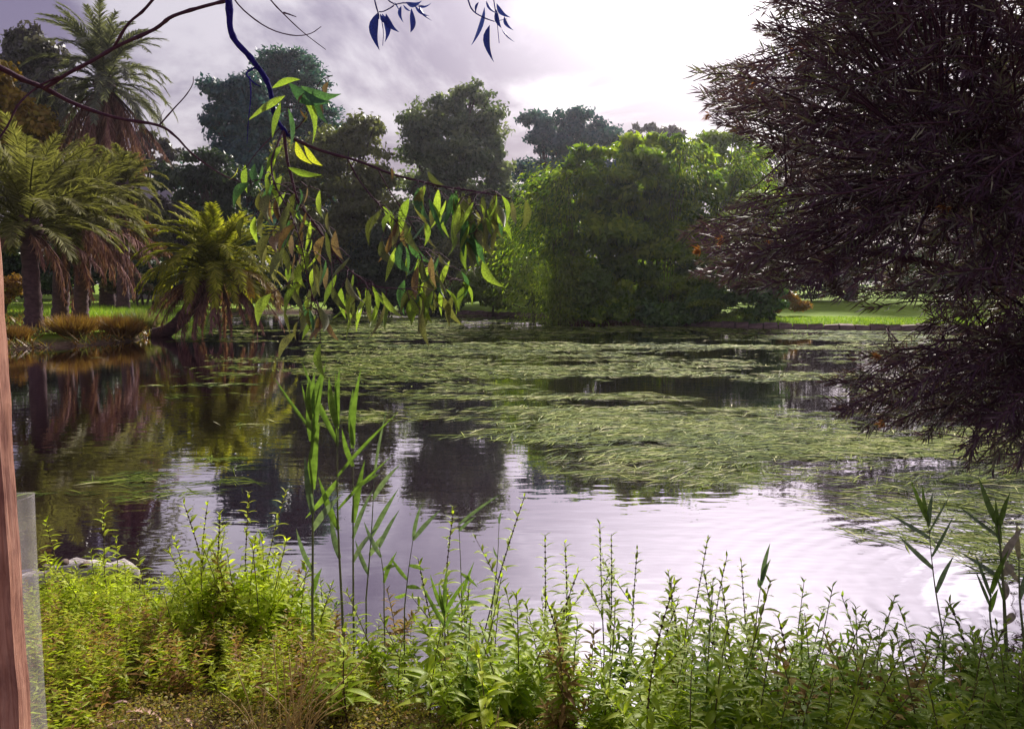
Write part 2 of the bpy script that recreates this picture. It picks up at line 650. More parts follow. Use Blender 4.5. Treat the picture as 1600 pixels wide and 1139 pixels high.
def build_water():
    m, nt, out = mat_base('water')
    L = nt.links.new
    tc = nt.nodes.new('ShaderNodeTexCoord')

    def noise(scale, sc, det):
        mp = nt.nodes.new('ShaderNodeMapping')
        mp.inputs['Scale'].default_value = sc
        L(tc.outputs['Object'], mp.inputs[0])
        n = nt.nodes.new('ShaderNodeTexNoise')
        n.inputs['Scale'].default_value = scale
        n.inputs['Detail'].default_value = det
        L(mp.outputs[0], n.inputs['Vector'])
        return n.outputs[0]
    b1 = nt.nodes.new('ShaderNodeBump')
    b1.inputs['Strength'].default_value = 0.16
    b1.inputs['Distance'].default_value = 0.012
    L(noise(1.0, (2.2, 5.0, 1), 2), b1.inputs['Height'])
    # rings spreading from the near right bank
    mp = nt.nodes.new('ShaderNodeMapping')
    mp.inputs['Location'].default_value = (-3.9, -4.3, 0)
    L(tc.outputs['Object'], mp.inputs[0])
    wv = nt_new(nt, 'ShaderNodeTexWave', wave_type='RINGS', rings_direction='Z')
    wv.inputs['Scale'].default_value = 1.9
    wv.inputs['Distortion'].default_value = 3.2
    wv.inputs['Detail'].default_value = 2.0
    wv.inputs['Detail Scale'].default_value = 1.4
    L(mp.outputs[0], wv.inputs['Vector'])
    ln = nt_new(nt, 'ShaderNodeVectorMath', operation='LENGTH')
    L(mp.outputs[0], ln.inputs[0])
    mr = nt.nodes.new('ShaderNodeMapRange')
    mr.inputs[1].default_value, mr.inputs[2].default_value = 0.8, 3.4
    mr.inputs[3].default_value, mr.inputs[4].default_value = 1.0, 0.0
    L(ln.outputs['Value'], mr.inputs[0])
    mu = nt_new(nt, 'ShaderNodeMath', operation='MULTIPLY')
    L(wv.outputs['Fac'], mu.inputs[0])
    L(mr.outputs[0], mu.inputs[1])
    b2 = nt.nodes.new('ShaderNodeBump')
    b2.inputs['Strength'].default_value = 0.12
    b2.inputs['Distance'].default_value = 0.016
    L(mu.outputs[0], b2.inputs['Height'])
    L(b1.outputs[0], b2.inputs['Normal'])
    g = nt.nodes.new('ShaderNodeBsdfGlossy')
    g.inputs['Roughness'].default_value = 0.02
    g.inputs['Color'].default_value = (0.97, 0.93, 1.0, 1)
    L(b2.outputs[0], g.inputs['Normal'])
    d = nt.nodes.new('ShaderNodeBsdfDiffuse')
    d.inputs['Color'].default_value = (0.012, 0.003, 0.008, 1)
    fr = nt.nodes.new('ShaderNodeFresnel')
    fr.inputs['IOR'].default_value = 1.45
    mr2 = nt.nodes.new('ShaderNodeMapRange')
    mr2.inputs[1].default_value, mr2.inputs[2].default_value = 0.0, 0.35
    mr2.inputs[3].default_value, mr2.inputs[4].default_value = 0.05, 0.90
    L(fr.outputs[0], mr2.inputs[0])
    mx = nt.nodes.new('ShaderNodeMixShader')
    L(mr2.outputs[0], mx.inputs[0])
    L(d.outputs[0], mx.inputs[1])
    L(g.outputs[0], mx.inputs[2])
    L(mx.outputs[0], out.inputs[0])
    V = np.array([(-40, 1.5, 0), (60, 1.5, 0), (60, 75, 0), (-40, 75, 0)], float)
    o = link('water', mesh_np('water', V, np.array([(0, 1, 2, 3)]), m))
    tag(o, 'still dark pond water mirroring trees and sky', None, None, 'structure')


build_water()

# ------------------------------------------------------------------ floating pondweed


def build_pondweed():
    def dens(px, py):
        g = lambda a, b, x: np.clip((x-a)/(b-a), 0, 1)
        right = g(300, 480, px)*(1-.35*(px < 480))
        # lower limit of the mats slopes down to the right
        low = np.interp(px, [0, 420, 600, 800, 1000, 1200, 1400, 1600], [800, 715, 712, 752, 798, 845, 905, 940])
        d = right*np.clip((low+70*(fbm(px*.012, py*.03, 81, 3)-.55)-py)/60, 0, 1)
        wob = 14*(fbm(px*.01, py*.02, 91, 3)-.5)
        d *= 1-0.85*np.exp(-((py+wob-604-.008*(px-1080))/11)**4)*np.clip((px-760)/160, 0, 1)*np.clip((1400-px)/120, 0, 1)
        d *= np.where((py > 618) & (px < 640), 0.72, 1)
        d *= np.where((py > 640) & (py < 760) & (px > 600) & (px < 850), 0.55, 1)
        left = np.clip((440-px)/60, 0, 1)
        l = 0.30*left*(py < 830)
        l += left*0.85*np.exp(-((py-(742-0.06*(px-250)))/34)**2)*g(90, 200, px)
        l += left*0.6*np.exp(-((py-608)/18)**2)*g(180, 260, px)
        l += left*0.5*np.clip((540-py)/20, 0, 1)*g(230, 300, px)
        l += left*0.3*np.exp(-((py-780)/12)**2)
        return np.clip(d+l, 0, 1)
    mat = leafmat('pondweed', [(0, (0.012, 0.022, 0.005)), (0.3, (0.055, 0.090, 0.010)), (0.6, (0.14, 0.19, 0.02)), (0.85, (0.27, 0.30, 0.06)), (1, (0.50, 0.48, 0.26))], trans=0.0, rough=0.75, spec=0.05)
    Ps, Ds, Ls, Ws, Rs = [], [], [], [], []
    # (depth from, to, count, length range, width)
    for y0, y1, n, l0, l1, w in ((5.2, 9, 90000, .12, .50, .010), (9, 15, 220000, .16, .55, .016), (15, 26, 260000, .16, .46, .026), (26, 58, 330000, .25, .7, .055)):
        y = rng.uniform(y0, y1, n)
        x = rng.uniform(-0.66, 0.72, n)*(y+1)
        px, py = to_px(x, y, 0*x)
        keep = pond_sd(x, y) < -0.12
        st = fbm(x*0.13+3, y*0.42, 21, 5)
        st2 = fbm(x*0.55+9, y*1.5, 31, 4)
        d = dens(px, py)
        th = 1-d
        st3 = fbm(x*1.3+2, y*4.0, 37, 3)
        val = np.clip(((0.40*st+0.35*st2+0.25*st3)-0.36)/0.26, 0, 1)
        p = np.clip((val-th*0.9-0.36)/0.46, 0, 1)*np.clip(d*1.5, 0, 1)
        far = np.interp(y, [5, 9, 15, 30, 58], [0.30, 0.15, 0.105, 0.16, 0.30])
        keep &= rng.random(n) < p*far
        # thin the count so the mat stays open enough for water to show
        x, y = x[keep], y[keep]
        k = len(x)
        an = (fbm(x*0.25, y*0.3, 41, 3)-0.5)*3.4+rng.normal(0, 0.62, k)
        Ps.append(np.stack([x, y, rng.uniform(0.004, 0.016, k)], 1))
        Ds.append(np.stack([np.cos(an), np.sin(an), rng.normal(0, 0.012, k)], 1))
        Ls.append(rng.uniform(l0, l1, k))
        Ws.append(w*rng.uniform(0.6, 1.5, k))
        Rs.append(np.clip(0.28+0.6*(fbm(x*0.35, y*0.5, 51, 3)-0.2)+rng.normal(0, 0.27, k), 0, 0.999))
    P, D = np.concatenate(Ps), np.concatenate(Ds)
    L_, W_, r = np.concatenate(Ls), np.concatenate(Ws), np.concatenate(Rs)
    n = len(P)
    U = np.array([0, 0, 1.0])+rng.normal(0, 1, (n, 3))*np.interp(P[:, 1], [5, 12, 30], [.14, .09, .05])[:, None]
    base = (np.array([(-.5, 0, 0), (-0.1, 0.5, .02), (.5, 0.08, -0.01), (0.0, -0.5, .01)]), np.array([(0, 3, 2, 1)]))
    o = link('pondweed', inst_mesh('pondweed', base, D, U, L_, W_, P, mat, r))
    tag(o, 'floating mats of pale green pondweed strands on the pond', 'pondweed', None, 'stuff')
    print('pondweed', n)


build_pondweed()

# ------------------------------------------------------------------ trees


def limb_path(a, b, sag=0.1, n=6):
    a, b = Vector(a), Vector(b)
    d = (b-a).length
    mid = a.lerp(b, 0.5)+Vector((random.uniform(-1, 1), random.uniform(-1, 1), 0.6))*d*sag
    return curve([a, mid, b], n)


def tree(name, label, D, envs, leaf, n, mat, cat='tree', bark=M_BARK, base_px=None, puff=(0.30, 0.52), flat=0.8, trunk_r=0.3,
         group=None, droop=0.25, depth=0.8, wide=0.6, per=20, nlimb=14):
    """crown built of leaf clumps filling ellipsoids given as photo positions at the tree's own distance D"""
    k = mpp(D)
    E = []
    for e in envs:
        px, py, rx, ry = e[:4]
        dd = e[4] if len(e) > 4 else random.uniform(-0.35, 0.35)*rx*k
        E.append((np.array(pix(px, py, D))+np.array([0, dd, 0]), np.array([rx*k, rx*k*depth, ry*k])))
    bx = base_px if base_px is not None else envs[-1][0]
    b = pix(bx, 480, D)
    bz = gh(b.x, D)
    base = Vector((b.x, D, bz))
    vol = np.array([e[1][0]*e[1][2] for e in E])
    cnt = (n*1.15*vol/vol.sum()).astype(int)
    P, N, tips, Q = [], [], [], []
    for (c, r), m in zip(E, cnt):
        npf = max(8, per)
        dirs = rand_dirs(npf)
        dirs[:, 2] = dirs[:, 2]*0.9+0.12
        rad = rng.uniform(0.35, 0.92, npf)[:, None]
        pc = c+dirs*r*rad
        pr = rng.uniform(puff[0], puff[1], npf)*min(r[0], max(r[2], r[0]*0.55))*1.15
        tips.append(pc)
        w = pr**2
        pick = rng.choice(npf, m, p=w/w.sum())
        dv = rand_dirs(m)
        dv[:, 2] = np.abs(dv[:, 2])*0.5+dv[:, 2]*0.5
        rr = pr[pick]*np.clip(rng.normal(0.88, 0.16, m), 0.2, 1.3)
        # ragged, not spherical
        rr = rr*(0.75+0.5*vnoise(dv[:, 0]*2.5+pick*7.1, dv[:, 1]*2.5+dv[:, 2]*3.1, 3))
        P.append(pc[pick]+dv*rr[:, None]*np.array([1, 1, flat]))
        Q.append(np.clip(.58*rng.random(npf)[pick]+.42*rng.random(m), 0, .999))
        N.append(norm(dv+rng.normal(0, 0.45, (m, 3))))
    P, N = np.concatenate(P), np.concatenate(N)
    zmin = ground_h(P[:, 0], P[:, 1])+0.05
    ok = P[:, 2] > zmin
    P, N, Q = P[ok], N[ok], np.concatenate(Q)[ok]
    m = len(P)
    T = norm(np.cross(N, rand_dirs(m)))
    T[:, 2] -= droop
    sz = leaf*rng.uniform(0.6, 1.35, m)
    P = P-np.array(base)
    t = empty(name, base, label, cat, group)
    link('crown', inst_mesh('crown', RHOMB, T, N, sz, sz*wide, P, mat, Q), t)
    # trunk and limbs reach into the crown
    top = max(E, key=lambda e: e[0][2])
    tp = Vector(top[0])-base
    tp.z = max(tp.z, 0.3)
    mb = MB()
    n_ = 9
    path = curve([(0, 0, -0.2), (tp.x*0.15+random.uniform(-.2, .2), tp.y*0.2, tp.z*0.35), (tp.x*0.6, tp.y*0.6, tp.z*0.7), tp], n_)
    mb.tube(path, [trunk_r*(1-0.85*i/(n_-1)) for i in range(n_)], 8, jitter=0.08)
    mb.build('trunk', bark, t)
    tips = np.concatenate(tips)-np.array(base)
    for j in rng.choice(len(tips), min(nlimb, len(tips)), replace=False):
        q = Vector(tips[j])
        if q.z < 0.3:
            continue
        f = min(0.85, max(0.12, (q.z*0.62)/max(tp.z, 0.1)))
        i = min(n_-2, int(f*(n_-1)))
        a = path[i]
        r0 = trunk_r*(1-0.85*i/(n_-1))*0.55
        MB().tube(limb_path(a, q), [r0*(1-0.14*s) for s in range(6)], 6).build('limb', bark, t)
    return t


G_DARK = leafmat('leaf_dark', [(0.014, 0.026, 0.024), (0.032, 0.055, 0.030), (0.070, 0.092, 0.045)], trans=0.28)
G_BLUE = leafmat('leaf_blue', [(0.012, 0.042, 0.075), (0.026, 0.080, 0.11), (0.065, 0.135, 0.13)], trans=0.3)
G_MID = leafmat('leaf_mid', [(0.035, 0.055, 0.04), (0.09, 0.125, 0.07), (0.20, 0.225, 0.13)], trans=0.38)
G_OLIVE = leafmat('leaf_olive', [(0.065, 0.07, 0.035), (0.12, 0.13, 0.05), (0.20, 0.195, 0.07)], trans=0.35)
G_MAUVE = leafmat('leaf_mauve', [(0.04, 0.032, 0.042), (0.075, 0.065, 0.065), (0.11, 0.11, 0.08)], trans=0.22)
G_GOLD = leafmat('leaf_gold', [(0.16, 0.09, 0.015), (0.26, 0.16, 0.02), (0.20, 0.19, 0.03)], trans=0.3)
G_RUST = leafmat('leaf_rust', [(0.16, 0.07, 0.02), (0.28, 0.14, 0.03), (0.20, 0.15, 0.03)], trans=0.3)
G_LIME = leafmat('leaf_lime', [(0.10, 0.15, 0.015), (0.17, 0.24, 0.03), (0.25, 0.30, 0.05)], trans=0.35)
G_GREEN = leafmat('leaf_green', [(0.06, 0.115, 0.015), (0.11, 0.18, 0.03), (0.18, 0.25, 0.04)], trans=0.38)
G_FERN = leafmat('leaf_fern', [(0.035, 0.085, 0.03), (0.07, 0.14, 0.035), (0.13, 0.22, 0.04)], trans=0.3)
G_PINK = leafmat('leaf_pink', [(0.06, 0.075, 0.035), (0.12, 0.11, 0.07), (0.34, 0.20, 0.17)], trans=0.25)
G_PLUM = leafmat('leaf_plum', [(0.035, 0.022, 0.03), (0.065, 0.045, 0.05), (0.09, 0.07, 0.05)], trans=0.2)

# distant row, left to right
tree('gum_tree', 'mauve grey gum tree behind the tall palm at the far left', 62,
     [(40, 70, 36, 26), (75, 95, 32, 30), (25, 120, 50, 45), (85, 150, 40, 45), (35, 190, 60, 55), (95, 215, 40, 45)], 0.42, 15000, G_MAUVE, trunk_r=0.4)
tree('flowering_tree', 'yellow orange leaved tree at the left edge below the bare branch', 43,
     [(-5, 135, 34, 38), (22, 185, 42, 40), (-20, 200, 40, 50), (60, 215, 38, 35)], 0.30, 12000, G_GOLD, trunk_r=0.28)
tree('gum_tree', 'thin distant gum tree just right of the tall palm skirt', 95,
     [(238, 222, 30, 16), (258, 240, 26, 20), (215, 250, 30, 25), (245, 275, 44, 30), (225, 310, 40, 35)], 0.5, 9000, G_MAUVE, trunk_r=0.4, puff=(0.18, 0.33))
tree('evergreen_tree', 'low dark evergreen between the leaning palm and the blue green tree', 64,
     [(318, 258, 36, 26), (290, 290, 40, 36), (345, 292, 46, 42), (315, 335, 60, 40), (300, 390, 50, 50), (350, 380, 60, 60)], 0.38, 17000, G_DARK, trunk_r=0.4)
tree('evergreen_tree', 'blue green upright tree left of the dome topped pine', 78,
     [(352, 150, 33, 28), (385, 148, 30, 30), (340, 192, 26, 34), (392, 195, 42, 42), (372, 232, 40, 30), (400, 280, 50, 50), (380, 340, 60, 60)], 0.42, 20000, G_BLUE, trunk_r=0.45, base_px=395)
tree('broadleaf_tree', 'rounded olive grey tree between the dome topped pine and the tallest round tree', 61,
     [(565, 218, 36, 34), (525, 228, 44, 40), (485, 262, 50, 45), (580, 275, 36, 40), (535, 300, 60, 50), (470, 330, 50, 60), (570, 355, 50, 60), (510, 400, 80, 70)], 0.34, 30000, G_OLIVE, trunk_r=0.5, base_px=530)
tree('broadleaf_tree', 'tallest round grey green tree in the middle of the far bank', 64,
     [(735, 152, 34, 22), (700, 165, 26, 22), (660, 192, 38, 36), (712, 205, 56, 40), (765, 205, 38, 40), (655, 235, 40, 34), (720, 255, 66, 46), (778, 265, 30, 44), (680, 300, 60, 46), (755, 320, 56, 46), (700, 370, 80, 60), (640, 390, 50, 60), (770, 390, 50, 50)],
     0.34, 42000, G_MID, trunk_r=0.6, base_px=705)
tree('evergreen_tree', 'dark bluish tree right of the tallest round tree, partly behind bamboo', 82,
     [(842, 190, 32, 20), (900, 196, 36, 22), (870, 225, 56, 34), (940, 222, 44, 34), (850, 275, 46, 44), (910, 280, 60, 50), (850, 340, 50, 50)], 0.42, 22000, G_BLUE, trunk_r=0.5, base_px=870)
tree('gum_tree', 'faint wispy distant tree above the bamboo against the glare', 105,
     [(1012, 205, 30, 16), (1045, 215, 28, 18), (1000, 235, 36, 26)], 0.5, 3500, G_MAUVE, puff=(0.15, 0.28), trunk_r=0.35)
tree('broadleaf_tree', 'yellow green tree behind the right shoulder of the bamboo', 50,
     [(1128, 232, 44, 30), (1170, 255, 30, 30), (1150, 285, 40, 22), (1175, 320, 40, 30), (1110, 290, 40, 40)], 0.26, 12000, G_LIME, trunk_r=0.25, flat=0.5)
tree('evergreen_tree', 'dark tree at the back of the right lawn behind the bottlebrush', 68,
     [(1290, 240, 100, 80), (1380, 200, 90, 70), (1240, 330, 80, 80), (1400, 310, 110, 90), (1330, 400, 130, 60)], 0.42, 16000, G_PLUM, trunk_r=0.5)
tree('evergreen_tree', 'dark tree at the right edge of the lawn hidden by bottlebrush leaves', 60,
     [(1560, 220, 110, 90), (1660, 250, 110, 100), (1540, 330, 90, 80), (1620, 390, 130, 70)], 0.42, 14000, G_DARK, trunk_r=0.5)


def bunya():
    D = 88
    k = mpp(D)
    b = pix(458, 480, D)
    base = Vector((b.x, D, gh(b.x, D)))
    t = empty('bunya_pine', base, 'dome topped dark pine with whorled branches above the hanging leaves', 'tree')
    H = pix(458, 84, D).z-base.z
    MB().tube([(0, 0, -0.2), (0.05, 0, H*0.5), (0, 0, H*0.97)], [0.55, 0.4, 0.06], 8).build('trunk', M_BARK, t)
    mb = MB()
    P, T = [], []
    py_r = ([84, 100, 120, 145, 170, 200, 240, 290, 340, 400], [8, 28, 44, 56, 70, 76, 66, 60, 66, 70])
    z = H*0.975
    while z > H*0.25:
        py = 480-(z+base.z-pix(458, 480, D).z)/k
        r = np.interp(py, *py_r)*k
        nb = 11
        a0 = random.random()*6.28
        for j in range(nb):
            a = a0+2*PI*j/nb+random.uniform(-.15, .15)
            rr = r*random.uniform(0.78, 1.12)
            d = Vector((math.cos(a), math.sin(a), 0))
            up = 0.25 if z > H*0.85 else -0.02
            tip = d*rr+Vector((0, 0, z+rr*up-0.03*rr*rr))
            path = curve([(0, 0, z), d*rr*0.5+Vector((0, 0, z+rr*up*0.7)), tip], 5)
            mb.tube(path, [0.07, 0.06, 0.05, 0.035, 0.02], 4, cap=False)
            m = int(90+rr*30)
            f0 = 0.1 if z > H*0.82 else 0.45
            f = rng.uniform(f0, 1.05, m)
            pts = np.array([np.array(path[0])*(1-x)**2+2*np.array(path[2])*x*(1-x)+np.array(path[-1])*x*x for x in f])
            P.append(pts+rng.normal(0, 1, (m, 3))*np.array([.3, .3, .17])*(0.6+0.6*f[:, None]))
            T.append(np.tile(np.array(d), (m, 1))+rng.normal(0, 0.7, (m, 3)))
        z -= 0.62 if z > H*0.8 else 0.95
    P, T = np.concatenate(P), np.concatenate(T)
    n = len(P)
    mb.build('branch', M_BARK, t)['kind'] = 'stuff'
    link('crown', inst_mesh('crown', RHOMB, T, rand_dirs(n)+np.array([0, 0, 0.8]), rng.uniform(.3, .6, n), rng.uniform(.14, .26, n), P, G_BLUE), t)


bunya()


def bamboo(name, label, D, x0, x1, n_culm, Hpx, reach, mat, seed, n_leaf=480, base_py=500, cat='bamboo', leaf=0.26, culm_r=0.035, ddepth=3.2, prof=None, into=None):
    """arching culms whose leafy upper halves weep outwards"""
    r_ = random.Random(seed)
    k = mpp(D)
    cx = (x0+x1)/2
    b = pix(cx, base_py, D)
    base = Vector((b.x, D, gh(b.x, D)))
    if into:
        t, base = into, into.location.copy()
    else:
        t = empty(name, base, label, cat)
    mb = MB()
    P, T, N = [], [], []
    nb = max(6, n_culm//5)
    bun = [(r_.uniform(-1, 1), r_.uniform(-1, 1), r_.uniform(.5, 1), r_.uniform(-.5, .5), r_.uniform(.45, 1.1)) for _ in range(nb)]
    for i in range(n_culm):
        B = bun[i % nb]
        u = max(-1, min(1, B[0]+r_.gauss(0, .07)))
        w = max(-1, min(1, B[1]+r_.gauss(0, .07)))
        bx, by = u*(x1-x0)/2*k*0.8, w*ddepth*0.6
        px = cx+u*(x1-x0)/2*0.8
        H = (B[2]*r_.uniform(.9, 1.05))**0.7*Hpx*k
        if prof:
            H *= np.interp(px, *prof)
        a = math.atan2(w+B[3]*.8, u*1.3-B[3])+r_.gauss(0, .13)
        rc = reach*B[4]*r_.uniform(0.88, 1.12)*(0.6+0.4*min(1.0, H/(Hpx*k)))
        d = Vector((math.cos(a), math.sin(a)*0.9, 0))
        z0 = gh(base.x+bx, D+by)-base.z
        p0 = Vector((bx, by, z0-0.1))
        path = curve([p0, p0+d*rc*0.15+Vector((0, 0, H*0.55)), p0+d*rc*0.5+Vector((0, 0, H*0.95)), p0+d*rc*0.85+Vector((0, 0, H*0.92)), p0+d*rc*1.12+Vector((0, 0, H*0.66))], 12)
        mb.tube(path, [culm_r*(1-0.07*s) for s in range(12)], 5, cap=False)
        pa = np.array([tuple(p) for p in path])
        m = int(n_leaf*r_.uniform(0.7, 1.3))
        f = rng.beta(1.35, 1.05, m)*11
        i0 = np.clip(f.astype(int), 0, 10)
        q = pa[i0]*(1-(f-i0))[:, None]+pa[i0+1]*(f-i0)[:, None]
        # clumped side twigs that hang
        cl = rng.integers(0, 26, m)
        off = np.random.default_rng(seed*997+i).normal(0, 1, (26, 3))*np.array([0.42, 0.42, 0.25])
        hang = rng.exponential(0.30+0.5*(np.hypot(w, u) > 0.75), m)
        q = q+off[cl]+rng.normal(0, 0.14, (m, 3))
        q[:, 2] -= hang
        P.append(q)
        T.append(np.array(d)*0.6+off[cl]*0.7+np.array([0, 0, -0.75])+rng.normal(0, 0.35, (m, 3)))
        N.append(np.array(d)*0.5+np.array([0, 0, 0.6])+rng.normal(0, 0.5, (m, 3)))
    mb.build('culm', MATS['bamboo_culm'], t)['kind'] = 'stuff'
    P, T, N = np.concatenate(P), np.concatenate(T), np.concatenate(N)
    ok = P[:, 2]+base.z > ground_h(P[:, 0]+base.x, P[:, 1]+base.y)+0.03
    P, T, N = P[ok], T[ok], N[ok]
    n = len(P)
    link('crown', inst_mesh('crown', RHOMB, T, N, leaf*rng.uniform(.7, 1.4, n), leaf*0.30*rng.uniform(.7, 1.3, n), P, mat), t)
    return t


barkmat('bamboo_culm', (0.07, 0.07, 0.02), (0.16, 0.15, 0.05))
G_BAMB = leafmat('bamboo_leaf', [(0.03, 0.07, 0.015), (0.08, 0.145, 0.02), (0.17, 0.25, 0.025), (0.32, 0.38, 0.04)], trans=0.48, spec=.1)
bam = tree('bamboo_clump', 'huge bushy weeping bamboo clump on the far bank right of centre', 44,
           [(842, 300, 30, 16, -1), (880, 285, 38, 24, -.5), (925, 258, 44, 30, 0), (985, 232, 46, 30, 1), (1040, 225, 46, 30, 1), (1085, 240, 44, 32, 1), (1130, 285, 40, 34, .5),
            (870, 335, 40, 30, -1.5), (935, 310, 54, 40, -1.5), (1010, 290, 60, 46, -1), (1080, 310, 60, 46, -.5), (880, 395, 34, 40, -1.5), (940, 380, 56, 50, -1.8), (1020, 370, 64, 54, -1.5), (1090, 385, 60, 50, -1),
            (965, 300, 46, 40, 1.5), (960, 340, 50, 40, 1.5), (1040, 330, 60, 50, 2), (990, 485, 80, 22, .5), (1070, 485, 60, 24, .5), (905, 445, 44, 40, -1.2), (970, 445, 60, 46, -1.2), (1050, 450, 66, 46, -1), (1110, 450, 50, 44, 0)],
           0.40, 62000, G_BAMB, cat='bamboo', trunk_r=0.06, wide=0.40, droop=0.7, puff=(0.24, 0.42), per=16, base_px=990)
bamboo('bamboo_clump', '', 44, 850, 1150, 64, 290, 4.0, G_BAMB, 3, n_leaf=260, base_py=503, prof=([850, 900, 1000, 1080, 1150], [0.72, 0.90, 1.0, 0.98, 0.9]), into=bam)
bamboo('weeping_shrub', 'small weeping yellow green shrub at the water left of the bamboo', 43.5, 820, 895, 44, 135, 1.9, G_LIME, 5, n_leaf=320, base_py=497, cat='shrub', leaf=0.2, culm_r=0.015, ddepth=1.5)
tree('shrub', 'feathery light green shrub at the foot of the bamboo', 41.5, [(930, 440, 32, 22), (918, 468, 30, 24), (955, 472, 34, 24), (935, 488, 40, 14)], 0.17, 9000, G_GREEN, cat='shrub', trunk_r=0.06, nlimb=8)
tree('shrub', 'broad lime green shrub on the far bank behind the hanging leaves', 53, [(790, 405, 40, 24), (760, 425, 40, 28), (735, 452, 40, 24), (800, 440, 44, 30), (770, 465, 60, 22)], 0.24, 14000, G_LIME, cat='shrub', trunk_r=0.1, nlimb=8)


def tiered_shrub():
    """shrub with flat lime tiers over darker leaves"""
    D = 38.5
    t = tree('tiered_shrub', 'shrub with flat lime green tiers beside the bottlebrush leaves', D,
             [(1120, 470, 46, 26), (1165, 455, 40, 30), (1095, 490, 34, 16), (1180, 492, 30, 16), (1140, 420, 40, 30), (1195, 415, 36, 40), (1205, 465, 30, 26)], 0.20, 16000, G_FERN, cat='shrub', trunk_r=0.1, flat=0.5)
    base = np.array(t.location)
    P = []
    for px, py, rx in ((1080, 432, 52), (1100, 398, 40), (1130, 378, 40), (1140, 412, 34), (1160, 330, 36), (1180, 300, 26), (1150, 488, 36), (1105, 470, 30), (1185, 360, 26), (1110, 345, 26)):
        m = 800
        c = np.array(pix(px, py, D+random.uniform(-1.2, 0.6)))
        a, r = rng.uniform(0, 6.283, m), np.sqrt(rng.random(m))
        x = np.cos(a)*r*rx*mpp(D)
        y = np.sin(a)*r*rx*mpp(D)*0.8
        q = np.stack([x, y, rng.normal(0, 0.06, m)-0.22*(x**2+y**2)/(rx*mpp(D))+0.10*(vnoise(x*3+px, y*3, 8)-.5)], 1)
        P.append(c+q-base)
    P = np.concatenate(P)
    n = len(P)
    T = rand_dirs(n)*np.array([1, 1, 0.25])+np.array([0, 0, -0.2])
    link('tier', inst_mesh('tier', RHOMB, T, np.array([0, 0, 1.0])+rng.normal(0, .35, (n, 3)), rng.uniform(.12, .24, n), rng.uniform(.06, .11, n), P, G_LIME), t)


tiered_shrub()

for lab, D, env, lf, n, mt in (
        ('dark shade tree low behind the hanging gum leaves', 57, [(590, 400, 60, 50), (640, 420, 60, 50), (560, 450, 70, 36), (650, 465, 60, 24)], 0.26, 15000, G_DARK),
        ('dark evergreen shrub right of the leaning palm at the water', 55, [(470, 410, 46, 50), (450, 455, 50, 30), (500, 455, 50, 34)], 0.24, 12000, G_DARK),
        ('dark shrub in the hollow between round tree and bamboo', 58, [(825, 330, 30, 40), (850, 390, 40, 50), (710, 450, 40, 34), (830, 450, 40, 30)], 0.26, 12000, G_DARK),
        ('olive shrub below the tallest round tree', 56, [(690, 420, 40, 36), (720, 400, 36, 30), (670, 460, 44, 26)], 0.24, 10000, G_OLIVE),
        ('rust orange shrub behind the left palms', 55, [(222, 362, 26, 16), (208, 382, 28, 20), (240, 392, 24, 16), (225, 402, 36, 16)], 0.22, 7000, G_RUST),
        ('olive shrub right of the rust orange shrub', 58, [(248, 370, 20, 20), (262, 395, 24, 24), (240, 345, 22, 18)], 0.24, 5000, G_OLIVE),
        ('dark rounded hedge under the rust orange shrub', 53, [(215, 430, 30, 26), (245, 428, 28, 28), (225, 445, 40, 18)], 0.22, 9000, G_DARK),
        ('plum brown shrub below the grey roof', 62, [(265, 340, 28, 28), (300, 345, 30, 30), (245, 320, 20, 16), (280, 390, 40, 44), (300, 430, 40, 36)], 0.28, 10000, G_PLUM),
        ('leafy dark shrub behind the three palm trunks', 44, [(170, 425, 36, 30), (110, 430, 50, 34), (60, 425, 50, 40), (20, 420, 40, 40), (140, 400, 40, 30)], 0.22, 15000, G_DARK),
        ('pink tinged shrub at the edge of the left lawn', 45, [(205, 440, 22, 12), (190, 448, 26, 14), (222, 450, 16, 10)], 0.16, 4500, G_PINK),
        ('reddish shrub at the left edge beside the stake', 38, [(22, 450, 18, 18), (5, 462, 22, 20)], 0.15, 3500, G_RUST),
        ('orange leaved shrub at the left end of the right lawn', 43, [(1225, 470, 22, 14), (1248, 480, 20, 9), (1205, 482, 20, 10)], 0.16, 5000, G_RUST),
        ('plum dark thicket behind the rust shrub and lawn', 70, [(190, 330, 50, 40), (150, 370, 50, 50), (210, 390, 50, 40)], 0.3, 9000, G_PLUM)):
    tree('shrub', lab, D, env, lf, n, mt, cat='shrub', trunk_r=0.1, nlimb=8)

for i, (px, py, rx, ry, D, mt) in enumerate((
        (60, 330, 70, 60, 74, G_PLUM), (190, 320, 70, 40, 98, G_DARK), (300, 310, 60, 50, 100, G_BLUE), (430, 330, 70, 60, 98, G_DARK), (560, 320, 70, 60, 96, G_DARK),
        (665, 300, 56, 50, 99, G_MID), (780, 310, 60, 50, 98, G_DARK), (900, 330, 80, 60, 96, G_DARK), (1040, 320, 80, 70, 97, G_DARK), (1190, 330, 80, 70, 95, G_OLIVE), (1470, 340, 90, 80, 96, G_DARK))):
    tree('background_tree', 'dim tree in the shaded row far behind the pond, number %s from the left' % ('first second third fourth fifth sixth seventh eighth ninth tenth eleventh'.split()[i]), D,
         [(px, py, rx, ry), (px-30, py+60, rx*.9, 50), (px+32, py+70, rx*.9, 50), (px, py+115, rx*1.15, 40)], 0.5, 7000, mt, group='trees in the shaded back row', trunk_r=0.4, nlimb=6)
